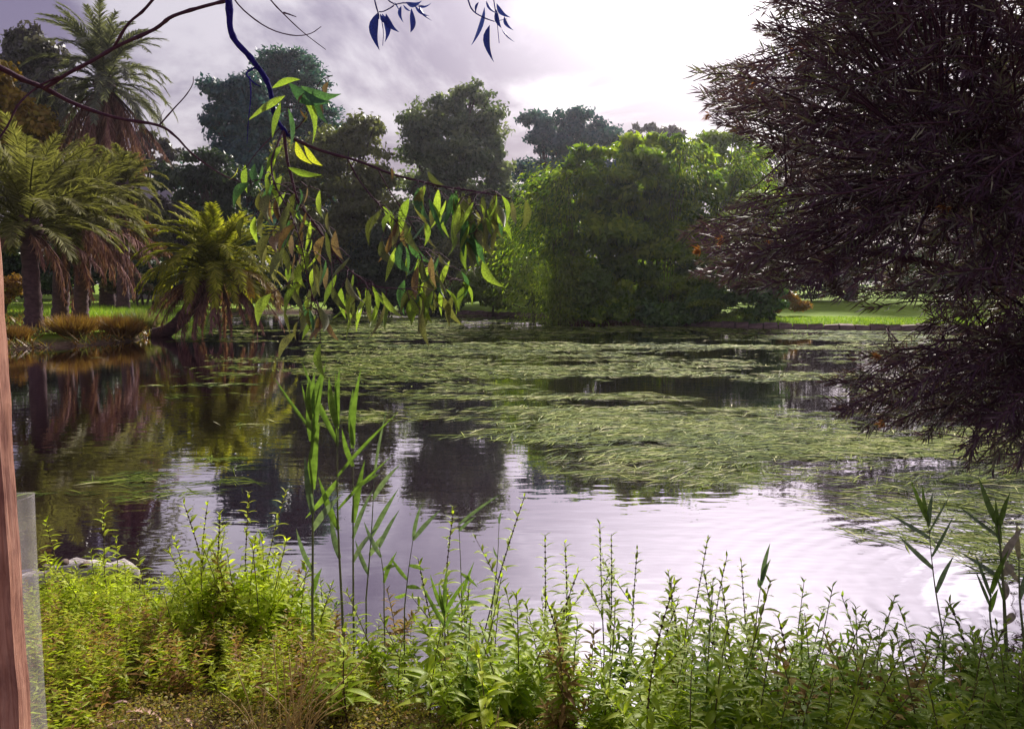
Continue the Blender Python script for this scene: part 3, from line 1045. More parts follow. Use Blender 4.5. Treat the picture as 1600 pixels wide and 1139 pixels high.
for i, (px, rx, py, ry, D, mt) in enumerate(sorted((
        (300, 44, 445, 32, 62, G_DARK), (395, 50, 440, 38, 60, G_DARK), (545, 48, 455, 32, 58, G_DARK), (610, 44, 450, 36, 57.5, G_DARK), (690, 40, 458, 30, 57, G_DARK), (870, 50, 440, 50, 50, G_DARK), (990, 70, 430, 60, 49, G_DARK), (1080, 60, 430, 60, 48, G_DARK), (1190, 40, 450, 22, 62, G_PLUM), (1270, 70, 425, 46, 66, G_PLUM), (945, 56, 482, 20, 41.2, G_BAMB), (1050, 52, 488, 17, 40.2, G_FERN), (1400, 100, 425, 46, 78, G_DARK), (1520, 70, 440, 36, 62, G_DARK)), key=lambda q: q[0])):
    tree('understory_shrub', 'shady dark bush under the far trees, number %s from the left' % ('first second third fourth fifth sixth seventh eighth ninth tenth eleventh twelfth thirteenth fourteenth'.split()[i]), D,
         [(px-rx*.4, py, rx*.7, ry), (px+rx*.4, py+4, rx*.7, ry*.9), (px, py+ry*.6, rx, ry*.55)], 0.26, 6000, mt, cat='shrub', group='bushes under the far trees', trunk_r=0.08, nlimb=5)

# ------------------------------------------------------------------ palms


def frond_mesh(name, Ln, e0, bend, mat, seed, dead=False, nl=66, ll=0.42, wl=0.05):
    """one feather leaf: arched rachis and two combs of leaflets"""
    r = np.random.default_rng(seed)
    nseg = 12
    pts = [np.zeros(3)]
    tang = []
    side = r.normal(0, 0.10)
    for i in range(nseg):
        f = (i+0.5)/nseg
        e = R(e0)-R(bend)*f**1.35
        d = np.array([math.cos(e), side*f, math.sin(e)])
        d /= np.linalg.norm(d)
        tang.append(d)
        pts.append(pts[-1]+d*Ln/nseg)
    tang.append(tang[-1])
    pts, tang = np.array(pts), np.array(tang)
    mb = MB()
    mb.tube([tuple(p) for p in pts[::2]], [0.035*(1-0.13*i) for i in range(7)], 4, cap=False)
    V0 = np.array([tuple(v) for v in mb.v])
    F0 = np.array(mb.f)
    f = np.repeat(np.linspace(0.10, 1.0, nl), 2)
    sg = np.tile([1, -1], nl)
    fi = f*nseg
    i0 = np.clip(fi.astype(int), 0, nseg-1)
    u = (fi-i0)[:, None]
    p = pts[i0]*(1-u)+pts[i0+1]*u
    tg = norm(tang[i0]*(1-u)+tang[i0+1]*u)
    sd = norm(np.cross(tg, np.array([0, 0, 1.0])+0*tg)+1e-6)
    up = np.cross(sd, tg)
    n = len(f)
    L_ = ll*(0.35+0.85*np.sin(PI*np.clip(f, 0, 1)**0.75*0.93))*r.uniform(.8, 1.15, n)
    D = tg*(0.55+0.6*f[:, None])+sd*sg[:, None]*(0.85 if not dead else 0.4)+up*(0.22 if not dead else -0.1)+r.normal(0, .12 if not dead else .28, (n, 3))
    D[:, 2] -= 0.10 if not dead else 0.75
    U = up+r.normal(0, .3, (n, 3))
    base = (np.array([(0, .5, 0), (0, -.5, 0), (.55, -.42, -.03), (.55, .42, -.03), (1, -.06, -.15), (1, .06, -.15)]), np.array([(0, 1, 2, 3), (3, 2, 4, 5)]))
    V1, F1 = inst_arrays(base[0], base[1], D, U, L_, np.full(n, wl*.8), p)
    rv = np.repeat(r.random(n), 2)
    return mesh_np(name, np.concatenate([V0, V1]), np.concatenate([F0, F1+len(V0)]), mat, np.concatenate([np.full(len(F0), 0.2), rv]))


P_GREEN = leafmat('palm_leaf', [(0.075, 0.072, 0.03), (0.14, 0.135, 0.05), (0.23, 0.215, 0.09)], trans=0.35, rough=0.7, spec=0.05)
P_LIME = leafmat('palm_leaf_bright', [(0.12, 0.125, 0.015), (0.24, 0.25, 0.025), (0.37, 0.33, 0.06)], trans=0.4, rough=0.7, spec=0.05)
P_GREY = leafmat('palm_leaf_grey', [(0.07, 0.072, 0.07), (0.13, 0.135, 0.11), (0.20, 0.20, 0.15)], trans=0.3, rough=0.7, spec=0.05)
P_DEAD = leafmat('palm_leaf_dead', [(0.13, 0.055, 0.06), (0.23, 0.11, 0.11), (0.36, 0.20, 0.17)], trans=0.2, rough=0.8, spec=0.1)
P_OCHRE = leafmat('palm_leaf_ochre', [(0.20, 0.10, 0.015), (0.34, 0.19, 0.025), (0.30, 0.22, 0.03)], trans=0.25, rough=0.6, spec=0.2)


def palm(label, base, top, trunk_r, Ln, n_live, n_dead, mat, seed, tiers=None, dead_len=None, ochre=0, dead_az=None, dead_bend=(-52, 34), ll=0.42, head=0.5, wl=0.05):
    r = random.Random(seed)
    base, top = Vector(base), Vector(top)
    t = empty('date_palm', base, label, 'palm tree')
    rel = top-base
    # ringed trunk
    n = max(14, int(rel.length/0.16))
    ctrl = curve([Vector((0, 0, -0.15)), Vector((rel.x*0.30, rel.y*0.30, rel.z*0.34)) if abs(rel.x) < rel.z*0.5 else Vector((rel.x*0.42, rel.y*0.42, rel.z*0.22)), rel], n)
    rad = []
    for i in range(n):
        f = i/(n-1)
        rad.append(trunk_r*(1.25-0.35*min(1, f*3)+0.10*max(0, f-0.75)*4)*(1.0 if i % 2 else 0.90))
    MB().tube(ctrl, rad, 12, jitter=0.07).build('trunk', M_PALMBARK, t)
    MB().tube([rel+Vector((0, 0, -head*0.9)), rel+Vector((0, 0, -head*0.2)), rel+Vector((0, 0, head*0.5)), rel+Vector((0, 0, head*0.9))],
              [trunk_r*0.95, trunk_r*1.45, trunk_r*1.0, trunk_r*0.3], 10, jitter=0.15).build('crown_shaft', M_PALMBARK, t)
    tiers = tiers or [(82, 55, 0.85), (68, 75, 1.0), (50, 88, 1.05), (30, 88, 1.0), (8, 76, 0.95), (-14, 60, 0.9)]
    meshes = []
    for i, (e0, bd, s) in enumerate(tiers):
        meshes.append([frond_mesh('frond', Ln*s, e0+dv, bd+dv, mat, seed*31+i*3+q, ll=ll, wl=wl) for q, dv in enumerate((-5, 6))])
    a = 0.0
    for i in range(n_live):
        f = (i+0.5)/n_live
        ti = min(len(tiers)-1, int(f*len(tiers)))
        a += 2.39996
        o = link('frond', meshes[ti][i % 2], t, rel+Vector((math.cos(a)*trunk_r*0.6, math.sin(a)*trunk_r*0.6, head*(0.7-1.1*f))), (r.uniform(-.1, .1), r.uniform(-.08, .08), a+r.uniform(-.2, .2)), r.uniform(0.86, 1.1))
    dm = [frond_mesh('dead_frond', dead_len or Ln*0.9, dead_bend[0]+q*16-14, dead_bend[1], P_DEAD, seed*77+q, dead=True, ll=ll*0.95, nl=36, wl=wl) for q in range(3)]
    for i in range(n_dead):
        if dead_az:
            a = r.uniform(*dead_az)
        else:
            a += 2.39996
        o = link('dead_frond', dm[i % 3], t, rel+Vector((math.cos(a)*trunk_r*0.8, math.sin(a)*trunk_r*0.8, -head*0.5)), (r.uniform(-.06, .06), r.uniform(-.10, .10), a+r.uniform(-.2, .2)), r.uniform(0.75, 1.1))
    if ochre:
        om = frond_mesh('frond', Ln*0.95, 12, 95, P_OCHRE, seed*5, ll=ll, wl=wl)
        for i in range(ochre):
            a = r.uniform(-0.75, 0.35)
            link('frond', om, t, rel+Vector((math.cos(a)*trunk_r*0.7, math.sin(a)*trunk_r*0.7, -head*0.3)), (0, r.uniform(-.2, .1), a), r.uniform(0.9, 1.1))['label'] = 'yellowed drooping frond'
    return t


def on_ground(px, Y, z=None):
    x = (px-800)/FPX*(Y*CA+ (CAMZ-0.4)*SA)
    return Vector((x, Y, gh(x, Y)))


palm('tallest palm with grey fronds and a long skirt of dead leaves', on_ground(168, 46), pix(163, 128, 46), 0.42, 4.0, 64, 96, P_GREY, 2, dead_len=4.9, dead_bend=(-66, 18), ll=0.55, head=0.9, wl=0.07,
     tiers=[(84, 62, 0.95), (70, 85, 1.0), (52, 100, 1.05), (32, 100, 1.0), (8, 85, 1.0), (-18, 60, 0.95)])
palm('palm with coarse drooping fronds just below the skirt of the tallest palm', on_ground(192, 41), pix(194, 292, 41), 0.34, 2.1, 40, 8, P_GREEN, 4, ll=0.4, wl=0.055)
palm('thick trunked palm nearest the left edge at the water', on_ground(54, 28.6), pix(44, 352, 28.6), 0.33, 3.8, 46, 9, P_GREEN, 6, ll=0.5, head=0.6, wl=0.055, dead_len=3.0, dead_bend=(-30, 50), tiers=[(84, 48, 0.9), (72, 66, 1.0), (58, 82, 1.0), (42, 88, 0.95), (26, 84, 0.85), (12, 70, 0.75)])
palm('middle palm of the left three with a rough bulging base', on_ground(94, 32.5), pix(99, 352, 32.5), 0.36, 3.5, 46, 16, P_GREEN, 8, ll=0.48, head=0.6, wl=0.055, dead_az=(-1.1, 0.2), dead_len=3.6, dead_bend=(-6, 64), tiers=[(84, 48, 0.9), (72, 66, 1.0), (58, 82, 1.0), (42, 88, 0.95), (26, 84, 0.85), (12, 70, 0.75)])
palm('right hand palm of the left three, behind pink dead fronds', on_ground(124, 34.5), pix(136, 345, 34.5), 0.36, 3.1, 44, 11, P_GREEN, 10, ll=0.45, head=0.6, wl=0.055, dead_az=(-1.0, 0.8), dead_len=3.2, dead_bend=(-20, 55), tiers=[(84, 48, 0.9), (72, 66, 1.0), (58, 82, 1.0), (42, 88, 0.95), (26, 84, 0.85), (12, 70, 0.75)])
lb = on_ground(236, 31.6)
lb.z = 0.05
palm('short palm leaning low over the water with a brown leaf skirt', lb, pix(338, 425, 31.0), 0.30, 2.9, 86, 52, P_LIME, 12, ll=0.40, head=0.45, wl=0.05, dead_len=2.9, dead_bend=(-24, 50), ochre=7,
     tiers=[(84, 60, 0.85), (68, 85, 1.0), (50, 100, 1.05), (32, 105, 1.05), (14, 95, 1.0)])

# ------------------------------------------------------------------ grasses on the far banks


def blades(n, cx, cy, rx, ry, h, w, mat, lean=0.5, out=0.0, name='blade', seed=1, ref=None):
    r = np.random.default_rng(seed)
    a, q = r.uniform(0, 6.283, n), np.sqrt(r.random(n))
    x, y = cx+np.cos(a)*q*rx, cy+np.sin(a)*q*ry
    z = ground_h(x, y)
    P = np.stack([x, y, np.maximum(z, 0)], 1)
    if ref is not None:
        P = P-np.array(ref)
    D = np.stack([np.cos(a)*out*q+r.normal(0, lean, n), np.sin(a)*out*q+r.normal(0, lean, n), np.ones(n)], 1)
    U = norm(np.stack([np.cos(a), np.sin(a), np.full(n, 0.3)], 1)+r.normal(0, 0.5, (n, 3)))
    base = (np.array([(0, .5, 0), (0, -.5, 0), (.5, -.4, .03), (.5, .4, .03), (1, -.03, -.14), (1, .03, -.14)]), np.array([(0, 1, 2, 3), (3, 2, 4, 5)]))
    return inst_mesh(name, base, D, U, h*r.uniform(.5, 1.2, n), np.full(n, w), P, mat)


G_GRASS = leafmat('grass_bright', [(0.10, 0.19, 0.02), (0.19, 0.30, 0.035), (0.30, 0.38, 0.06)], trans=0.35)
G_TUSS = leafmat('tussock', [(0.13, 0.06, 0.02), (0.24, 0.12, 0.035), (0.30, 0.19, 0.05)], trans=0.25)
G_STRAW = leafmat('straw', [(0.42, 0.30, 0.13), (0.56, 0.43, 0.20), (0.66, 0.54, 0.30)], trans=0.2)
G_REDLOW = leafmat('red_groundcover', [(0.07, 0.03, 0.025), (0.14, 0.06, 0.04), (0.12, 0.12, 0.03)], trans=0.2)
c = on_ground(205, 40)
tag(link('long_grass', blades(15000, c.x, 40.5, 3.4, 5.5, 0.62, 0.035, G_GRASS, 0.45, seed=3)), 'bright long grass on the bank behind the palms', 'grass', None, 'stuff')
c = on_ground(60, 45)
tag(link('lawn_grass', blades(9000, c.x, 47, 9, 9, 0.35, 0.03, G_GRASS, 0.5, seed=4)), 'bright lawn grass showing between the palm trunks', 'grass', None, 'stuff')
for nm, lab, px0, px1, py0, py1, n, h, mt, sd_ in (('bank_growth', 'brown trailing growth along the water edge of the palm bank', -40, 245, 500, 552, 5200, .42, G_TUSS, 16), ('bank_herbs', 'dull green low herbs on the palm bank', -40, 260, 480, 545, 3600, .4, G_OLIVE, 17)):
    r_ = np.random.default_rng(sd_)
    q = np.array([pw(a, b, .1)[:2] for a, b in zip(r_.uniform(px0, px1, n), r_.uniform(py0, py1, n))])
    q = q[pond_sd(q[:, 0], q[:, 1]) > -.12]
    q = q[fbm(q[:, 0]*.9, q[:, 1]*.9, sd_, 3) > .44]
    k = len(q)
    dd = np.stack([r_.normal(0, .6, k), r_.normal(-.3, .6, k), np.full(k, .7)], 1)
    tag(link(nm, inst_mesh(nm, RHOMB, dd, rand_dirs(k)+np.array([0, -.5, .6]), h*r_.uniform(.4, 1.2, k), np.full(k, .05), np.stack([q[:, 0], q[:, 1], np.maximum(ground_h(q[:, 0], q[:, 1]), 0)], 1), mt)), lab, 'groundcover', None, 'stuff')
for lab, px, Y, rx, n, h, mt, sd_ in (
        ('orange brown tussock grass by the nearest palm trunk at the water', 112, 27.8, 0.75, 1600, 0.75, G_TUSS, 11),
        ('rust tussock grass at the water between palms and leaning palm', 190, 29.5, 0.8, 1700, 0.75, G_TUSS, 12),
        ('low brown tussock at the left edge of the palm bank', 22, 26.2, 0.7, 1000, 0.45, G_TUSS, 13),
        ('dull green rush tuft behind the rust tussock', 222, 33.4, 0.8, 1200, 0.8, G_OLIVE, 14),
        ('straw brown tussock between the middle and right palm trunks', 150, 31.0, 0.8, 1200, 0.5, G_TUSS, 15)):
    p = on_ground(px, Y)
    e = empty('tussock_grass', p, lab, 'grass tuft')
    o = link('blade', blades(n, p.x, Y, rx*0.5, rx*0.5, h, 0.03, mt, 0.28, 1.2, seed=sd_, ref=p), e)
    o['kind'] = 'stuff'
c = on_ground(1010, 41)
tag(link('groundcover', blades(6000, c.x+0.3, 41.5, 4.2, 1.3, 0.32, 0.06, G_REDLOW, 0.7, seed=6)), 'reddish low plants along the bank below the bamboo', 'groundcover', None, 'stuff')
c = on_ground(1055, 40)
tag(link('fern_bed', blades(3000, c.x, 40.6, 1.6, 0.7, 0.5, 0.07, G_FERN, 0.7, seed=7)), 'low bright green ferns at the water below the bamboo', 'fern', None, 'stuff')

# stone edging along the far water line, each block a piece of it


def edging():
    t = empty('pond_edging', (pw(1100, 511).x, pw(1100, 511).y, 0), 'low edging of reddish stone blocks along the far water line', 'edging')
    mesh = [MB().box((0, 0, 0), (0.62, 0.36, 0.32), jit=0.04).mesh('stone_block', M_STONE, False) for _ in range(5)]
    pts = [Vector(p) for p in ((v.x, v.y, 0) for v in shore[10:])]
    acc, k = 0.0, 0
    for a, b in zip(pts, pts[1:]):
        d = b-a
        ln = d.length
        an = math.atan2(d.y, d.x)
        while acc < ln:
            p = a+d*(acc/ln)
            link('stone_block', mesh[k % 5], t, Vector((p.x, p.y+0.05, 0.11+random.uniform(-.04, .04)))-t.location, (0, 0, an+random.uniform(-.04, .04)), (random.uniform(.94, 1.0), 1, 1))
            acc += 0.66
            k += 1
        acc -= ln
    print('blocks', k)


edging()


def lawn_fringe():
    n = 9000
    px, t_ = rng.uniform(1120, 1640, n), rng.random(n)**2
    q = np.array([pw(a, float(np.interp(a, [1100, 1300, 1640], [511, 516, 519])))[:2] for a in px])
    q[:, 1] += .18+t_*5.0
    k = len(q)
    P = np.stack([q[:, 0], q[:, 1], ground_h(q[:, 0], q[:, 1])], 1)
    D = np.stack([rng.normal(0, .5, k), rng.normal(-.25, .5, k), np.ones(k)], 1)
    tag(link('lawn_fringe', inst_mesh('lawn_fringe', RHOMB, D, rand_dirs(k)+np.array([0, -.6, .4]), rng.uniform(.06, .24, k)*(1-.5*t_), np.full(k, .035), P, G_GRASS)), 'uneven grass growing over the edging of the right lawn', 'grass', None, 'stuff')


lawn_fringe()

# grey roofed house glimpsed between palms and trees


def house():
    p = pix(232, 480, 84)
    b = Vector((p.x, 84, gh(p.x, 84)))
    t = empty('house', b, 'pale grey house roof glimpsed behind the left palms', 'house')
    wall = barkmat('house_wall', (0.30, 0.26, 0.27), (0.38, 0.34, 0.34), (1, 1, 1), bump=0.05)
    roofm = barkmat('house_roof', (0.24, 0.21, 0.25), (0.33, 0.29, 0.33), (1, 1, 6), bump=0.2)
    glass = barkmat('house_glass', (0.02, 0.02, 0.03), (0.05, 0.05, 0.06), rough=0.15, spec=0.8)
    MB().box((0, 0, 4.0), (6, 6, 8.2)).build('wall', wall, t, False)
    mb = MB()
    for s in (-1, 1):
        mb.v += [Vector(q) for q in ((-3.4, s*3.5, 8.0), (3.4, s*3.5, 8.0), (3.4, 0, 11.6), (-3.4, 0, 11.6), (-3.4, s*3.5, 7.8), (3.4, s*3.5, 7.8), (3.4, 0, 11.35), (-3.4, 0, 11.35))]
        o = len(mb.v)-8
        mb.f += [tuple(o+i for i in f) for f in ((0, 1, 2, 3), (7, 6, 5, 4), (0, 4, 5, 1), (1, 5, 6, 2), (3, 7, 4, 0))]
    mb.v += [Vector(q) for q in ((-3, -3, 8.05), (-3, 3, 8.05), (-3, 0, 11.3), (3, -3, 8.05), (3, 3, 8.05), (3, 0, 11.3))]
    o = len(mb.v)-6
    mb.f += [(o, o+1, o+2), (o+5, o+4, o+3)]
    mb.build('roof', roofm, t, False)
    for x in (-1.5, 1.5):
        w = MB().box((x, -3.04, 5.6), (1.2, 0.1, 1.5)).build('window', wall, t, False)
        MB().box((x, -3.11, 5.6), (1.0, 0.05, 1.3)).build('pane', glass, w, False)


house()

# ------------------------------------------------------------------ bottlebrush over the water, right
G_BB = leafmat('bottlebrush_leaf', [(0, (0.052, 0.022, 0.054)), (0.35, (0.098, 0.050, 0.084)), (0.55, (0.125, 0.12, 0.095)), (0.75, (0.21, 0.21, 0.135)), (1, (0.42, 0.41, 0.28))], trans=0.22, rough=0.5, spec=0.22, tboost=1.0)
G_BBT = leafmat('bottlebrush_tip', [(0.34, 0.12, 0.05), (0.40, 0.18, 0.07)], trans=0.25)


def in_poly(x, y, poly):
    ins = np.zeros(np.shape(x), bool)
    n = len(poly)
    for i in range(n):
        (ax, ay), (bx, by) = poly[i], poly[(i+1) % n]
        c = (ay > y) != (by > y)
        ins ^= c & (x < ax+(y-ay)*(bx-ax)/((by-ay) or 1e-9))
    return ins


def bottlebrush():
    root = Vector((5.0, 4.4, 0))
    root.z = max(gh(root.x, root.y), 0.0)-0.02
    t = empty('bottlebrush_tree', root, 'big dark purple brown bottlebrush with narrow leaves overhanging the right side', 'tree')
    outline = [(1200, -60), (1165, 30), (1190, 90), (1075, 105), (1065, 150), (1110, 200), (1190, 215), (1195, 300), (1075, 350), (1045, 385), (1090, 440), (1190, 470), (1225, 440),
               (1300, 480), (1400, 490), (1460, 505), (1370, 520), (1280, 575), (1270, 625), (1350, 680), (1440, 685), (1530, 745), (1620, 730), (1900, 700), (1900, -300), (1200, -300)]
    hole = [(1215, 478), (1445, 468), (1470, 505), (1400, 525), (1330, 520), (1215, 515)]
    sprays = []
    r = random.Random(5)
    while len(sprays) < 2600:
        px, py = r.uniform(1040, 1900), r.uniform(-300, 740)
        if not in_poly(np.array(px), np.array(py), outline) or (in_poly(np.array(px), np.array(py), hole) and r.random() < .8):
            continue
        Y = r.uniform(3.3, 6.6)
        if py > 560 and r.random() < 0.15:
            continue
        sprays.append(pix(px, py, Y))
    # main limbs
    hubs = [pix(1420, 120, 5.4), pix(1560, -120, 4.8), pix(1350, 330, 5.2), pix(1500, 420, 4.4), pix(1560, 560, 4.2), pix(1480, 260, 4.1), pix(1620, 260, 5.8), pix(1700, 60, 4.2), pix(1330, 60, 5.0), pix(1280, 200, 5.4), pix(1440, 580, 4.9), pix(1240, 370, 5.0)]
    fork = root+Vector((-0.1, 0.5, 1.1))
    MB().tube([p-root for p in curve([root+Vector((0, 0, -.2)), root+Vector((.05, .2, .6)), fork], 6)], [.16, .15, .14, .13, .125, .12], 9, jitter=.06).build('trunk', M_BARK, t)
    for h in hubs:
        pth = limb_path(fork, h, 0.08, 8)
        MB().tube([p-root for p in pth], [.055-.006*i for i in range(8)], 6).build('limb', M_TWIG, t)
    tw = MB()
    P, D, U, Ln, Rv = [], [], [], [], []
    tips = []
    for s in sprays:
        h = min(hubs, key=lambda q: (q-s).length)
        d = (s-h)
        if d.length < 0.15:
            d = Vector((r.uniform(-1, 1), r.uniform(-1, 1), r.uniform(-1, .3)))
        out = d.normalized()
        # the leafy shoot grows outward, its tip dips or lifts a little
        g = (out*0.7+Vector((-0.55, r.uniform(-.5, .35), r.uniform(-.55, .35)))).normalized()
        ln = r.uniform(0.28, 0.55)
        a = s-g*ln
        path = curve([h.lerp(a, r.uniform(0.45, 0.8)), a, s-g*ln*0.4+Vector((0, 0, .02)), s+Vector((0, 0, r.uniform(-.05, .03)))], 6)
        tw.tube([p-root for p in path], [.007, .006, .005, .004, .003, .002], 4, cap=False)
        m = r.randint(38, 58)
        f = np.sort(rng.uniform(0.0, 1.0, m))
        A, B = np.array(a), np.array(s)
        q = A+(B-A)*f[:, None]
        ang = np.arange(m)*2.4+r.random()*6
        gx = np.array(g)
        s1 = np.cross(gx, [0, 0, 1.0])
        s1 /= np.linalg.norm(s1)+1e-9
        s2 = np.cross(gx, s1)
        rad = s1*np.cos(ang)[:, None]+s2*np.sin(ang)[:, None]
        dd = gx*(0.55+0.6*f[:, None])+rad*0.75+rng.normal(0, .12, (m, 3))
        P.append(q-np.array(root))
        D.append(dd)
        U.append(rad*0.3-gx*0.5+rng.normal(0, .5, (m, 3)))
        Ln.append(rng.uniform(.055, .10, m)*(1.0-0.25*(f > 0.93)))
        bright = 0.15 if r.random() < 0.72 else 0.75
        Rv.append(np.clip(rng.beta(1.6, 2.2, m)*0.85+bright*rng.random(m), 0, .999)*0.62)
        tips.append((s, g))
    tw.build('twig', M_TWIG, t)['kind'] = 'stuff'
    P, D, U, Ln, Rv = map(np.concatenate, (P, D, U, Ln, Rv))
    base = (np.array([(0, 0, 0), (.35, .5, .015), (.75, .42, -.02), (1, 0, -.06), (.75, -.42, -.02), (.35, -.5, .015)]), np.array([(0, 1, 2, 5), (5, 2, 3, 4)]))
    base = (np.array([(0, .12, 0), (0, -.12, 0), (.45, -.5, .02), (.45, .5, .02), (1, -.06, -.05), (1, .06, -.05)]), np.array([(0, 1, 2, 3), (3, 2, 4, 5)]))
    # the 300 leaves that show largest (nearest, inside the frame) are pieces of their own
    wx = P+np.array(root)
    px, py = to_px(wx[:, 0], wx[:, 1], wx[:, 2])
    score = Ln/wx[:, 1]*((px > 1040) & (px < 1590) & (py > 10) & (py < 740))*rng.uniform(.8, 1, len(P))
    top = np.argsort(-score)[:300]
    mask = np.ones(len(P), bool)
    mask[top] = False
    wid = np.full(len(P), .0075)*rng.uniform(.8, 1.35, len(P))
    o = link('foliage', inst_mesh('foliage', base, D[mask], U[mask], Ln[mask], wid[mask], P[mask], G_BB, Rv[mask]), t)
    o['kind'] = 'stuff'
    bv = base[0].copy()
    bv[:, 1] *= .1
    lm = [mesh_np('leaf', bv, base[1], G_BB, np.full(2, v)) for v in (.1, .3, .45, .6, .78)]
    for j in top:
        d = Vector(D[j]).normalized()
        q = Vector(U[j])
        y = q.cross(d).normalized()
        z = d.cross(y)
        mt = Matrix((d, y, z)).transposed().to_4x4()
        ob = link('leaf', lm[j % 5], t)
        ob.matrix_local = Matrix.Translation(Vector(P[j])) @ mt @ Matrix.Scale(float(Ln[j]), 4)
    # rusty new shoots
    for (px_, py_, Y) in ((1097, 370, 4.7), (1118, 372, 4.8), (1112, 432, 4.9), (1070, 384, 4.8), (1180, 128, 5.2), (1237, 100, 5.0), (1080, 222, 5.2), (1155, 225, 5.2), (1170, 400, 4.6), (1540, 100, 4.0), (1330, 560, 4.4), (1500, 350, 3.9), (1400, 645, 4.2)):
        c = pix(px_, py_, Y)
        near = min(tips, key=lambda q: (q[0]-c).length)
        m = 26
        dirs = rand_dirs(m)*0.8+np.array(near[1])
        link('flower_tip', inst_mesh('flower_tip', RHOMB, dirs, rand_dirs(m), rng.uniform(.03, .05, m), np.full(m, .008), np.array(near[0]-root)+rng.normal(0, .008, (m, 3)), G_BBT), t)
    print('bottlebrush leaves', len(P))


bottlebrush()

# ------------------------------------------------------------------ overhanging gum tree (left, above the camera)
GUMPROF = [0.006, 0.055, 0.085, 0.092, 0.08, 0.058, 0.032, 0.004]
E_GREEN = leafmat('gum_leaf_green', [(0.11, 0.16, 0.035), (0.18, 0.25, 0.045), (0.26, 0.33, 0.06)], trans=0.44, rough=0.4, noise=25)
E_OLIVE = leafmat('gum_leaf_olive', [(0.07, 0.08, 0.03), (0.13, 0.14, 0.05), (0.19, 0.18, 0.08)], trans=0.22, rough=0.4, noise=25)
E_BROWN = leafmat('gum_leaf_brown', [(0.10, 0.06, 0.035), (0.18, 0.11, 0.06), (0.26, 0.18, 0.12)], trans=0.2, rough=0.5, noise=25)
E_YELLOW = leafmat('gum_leaf_yellow', [(0.30, 0.33, 0.03), (0.40, 0.40, 0.05)], trans=0.4, rough=0.4, noise=25)
E_TEAL = leafmat('gum_leaf_teal', [(0.04, 0.10, 0.055), (0.07, 0.15, 0.07)], trans=0.3, rough=0.4, noise=25)
E_BLUECAST = leafmat('gum_leaf_blue_cast', [(0.010, 0.018, 0.20), (0.018, 0.03, 0.30), (0.03, 0.05, 0.36)], trans=0.25, rough=0.4, noise=25, tboost=0.8)  # leaf colour carries the blue cast of the flare
GUM = {}
for nm, mt in (('green', E_GREEN), ('olive', E_OLIVE), ('brown', E_BROWN), ('yellow', E_YELLOW), ('teal', E_TEAL), ('blue', E_BLUECAST)):
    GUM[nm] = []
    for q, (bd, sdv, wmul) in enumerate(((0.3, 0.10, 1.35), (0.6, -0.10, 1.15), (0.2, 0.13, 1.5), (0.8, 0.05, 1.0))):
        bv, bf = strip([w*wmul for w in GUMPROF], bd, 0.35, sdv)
        GUM[nm].append(mesh_np('leaf', bv, bf, mt, np.full(len(bf), (q*0.29+0.1) % 1), smooth=True))


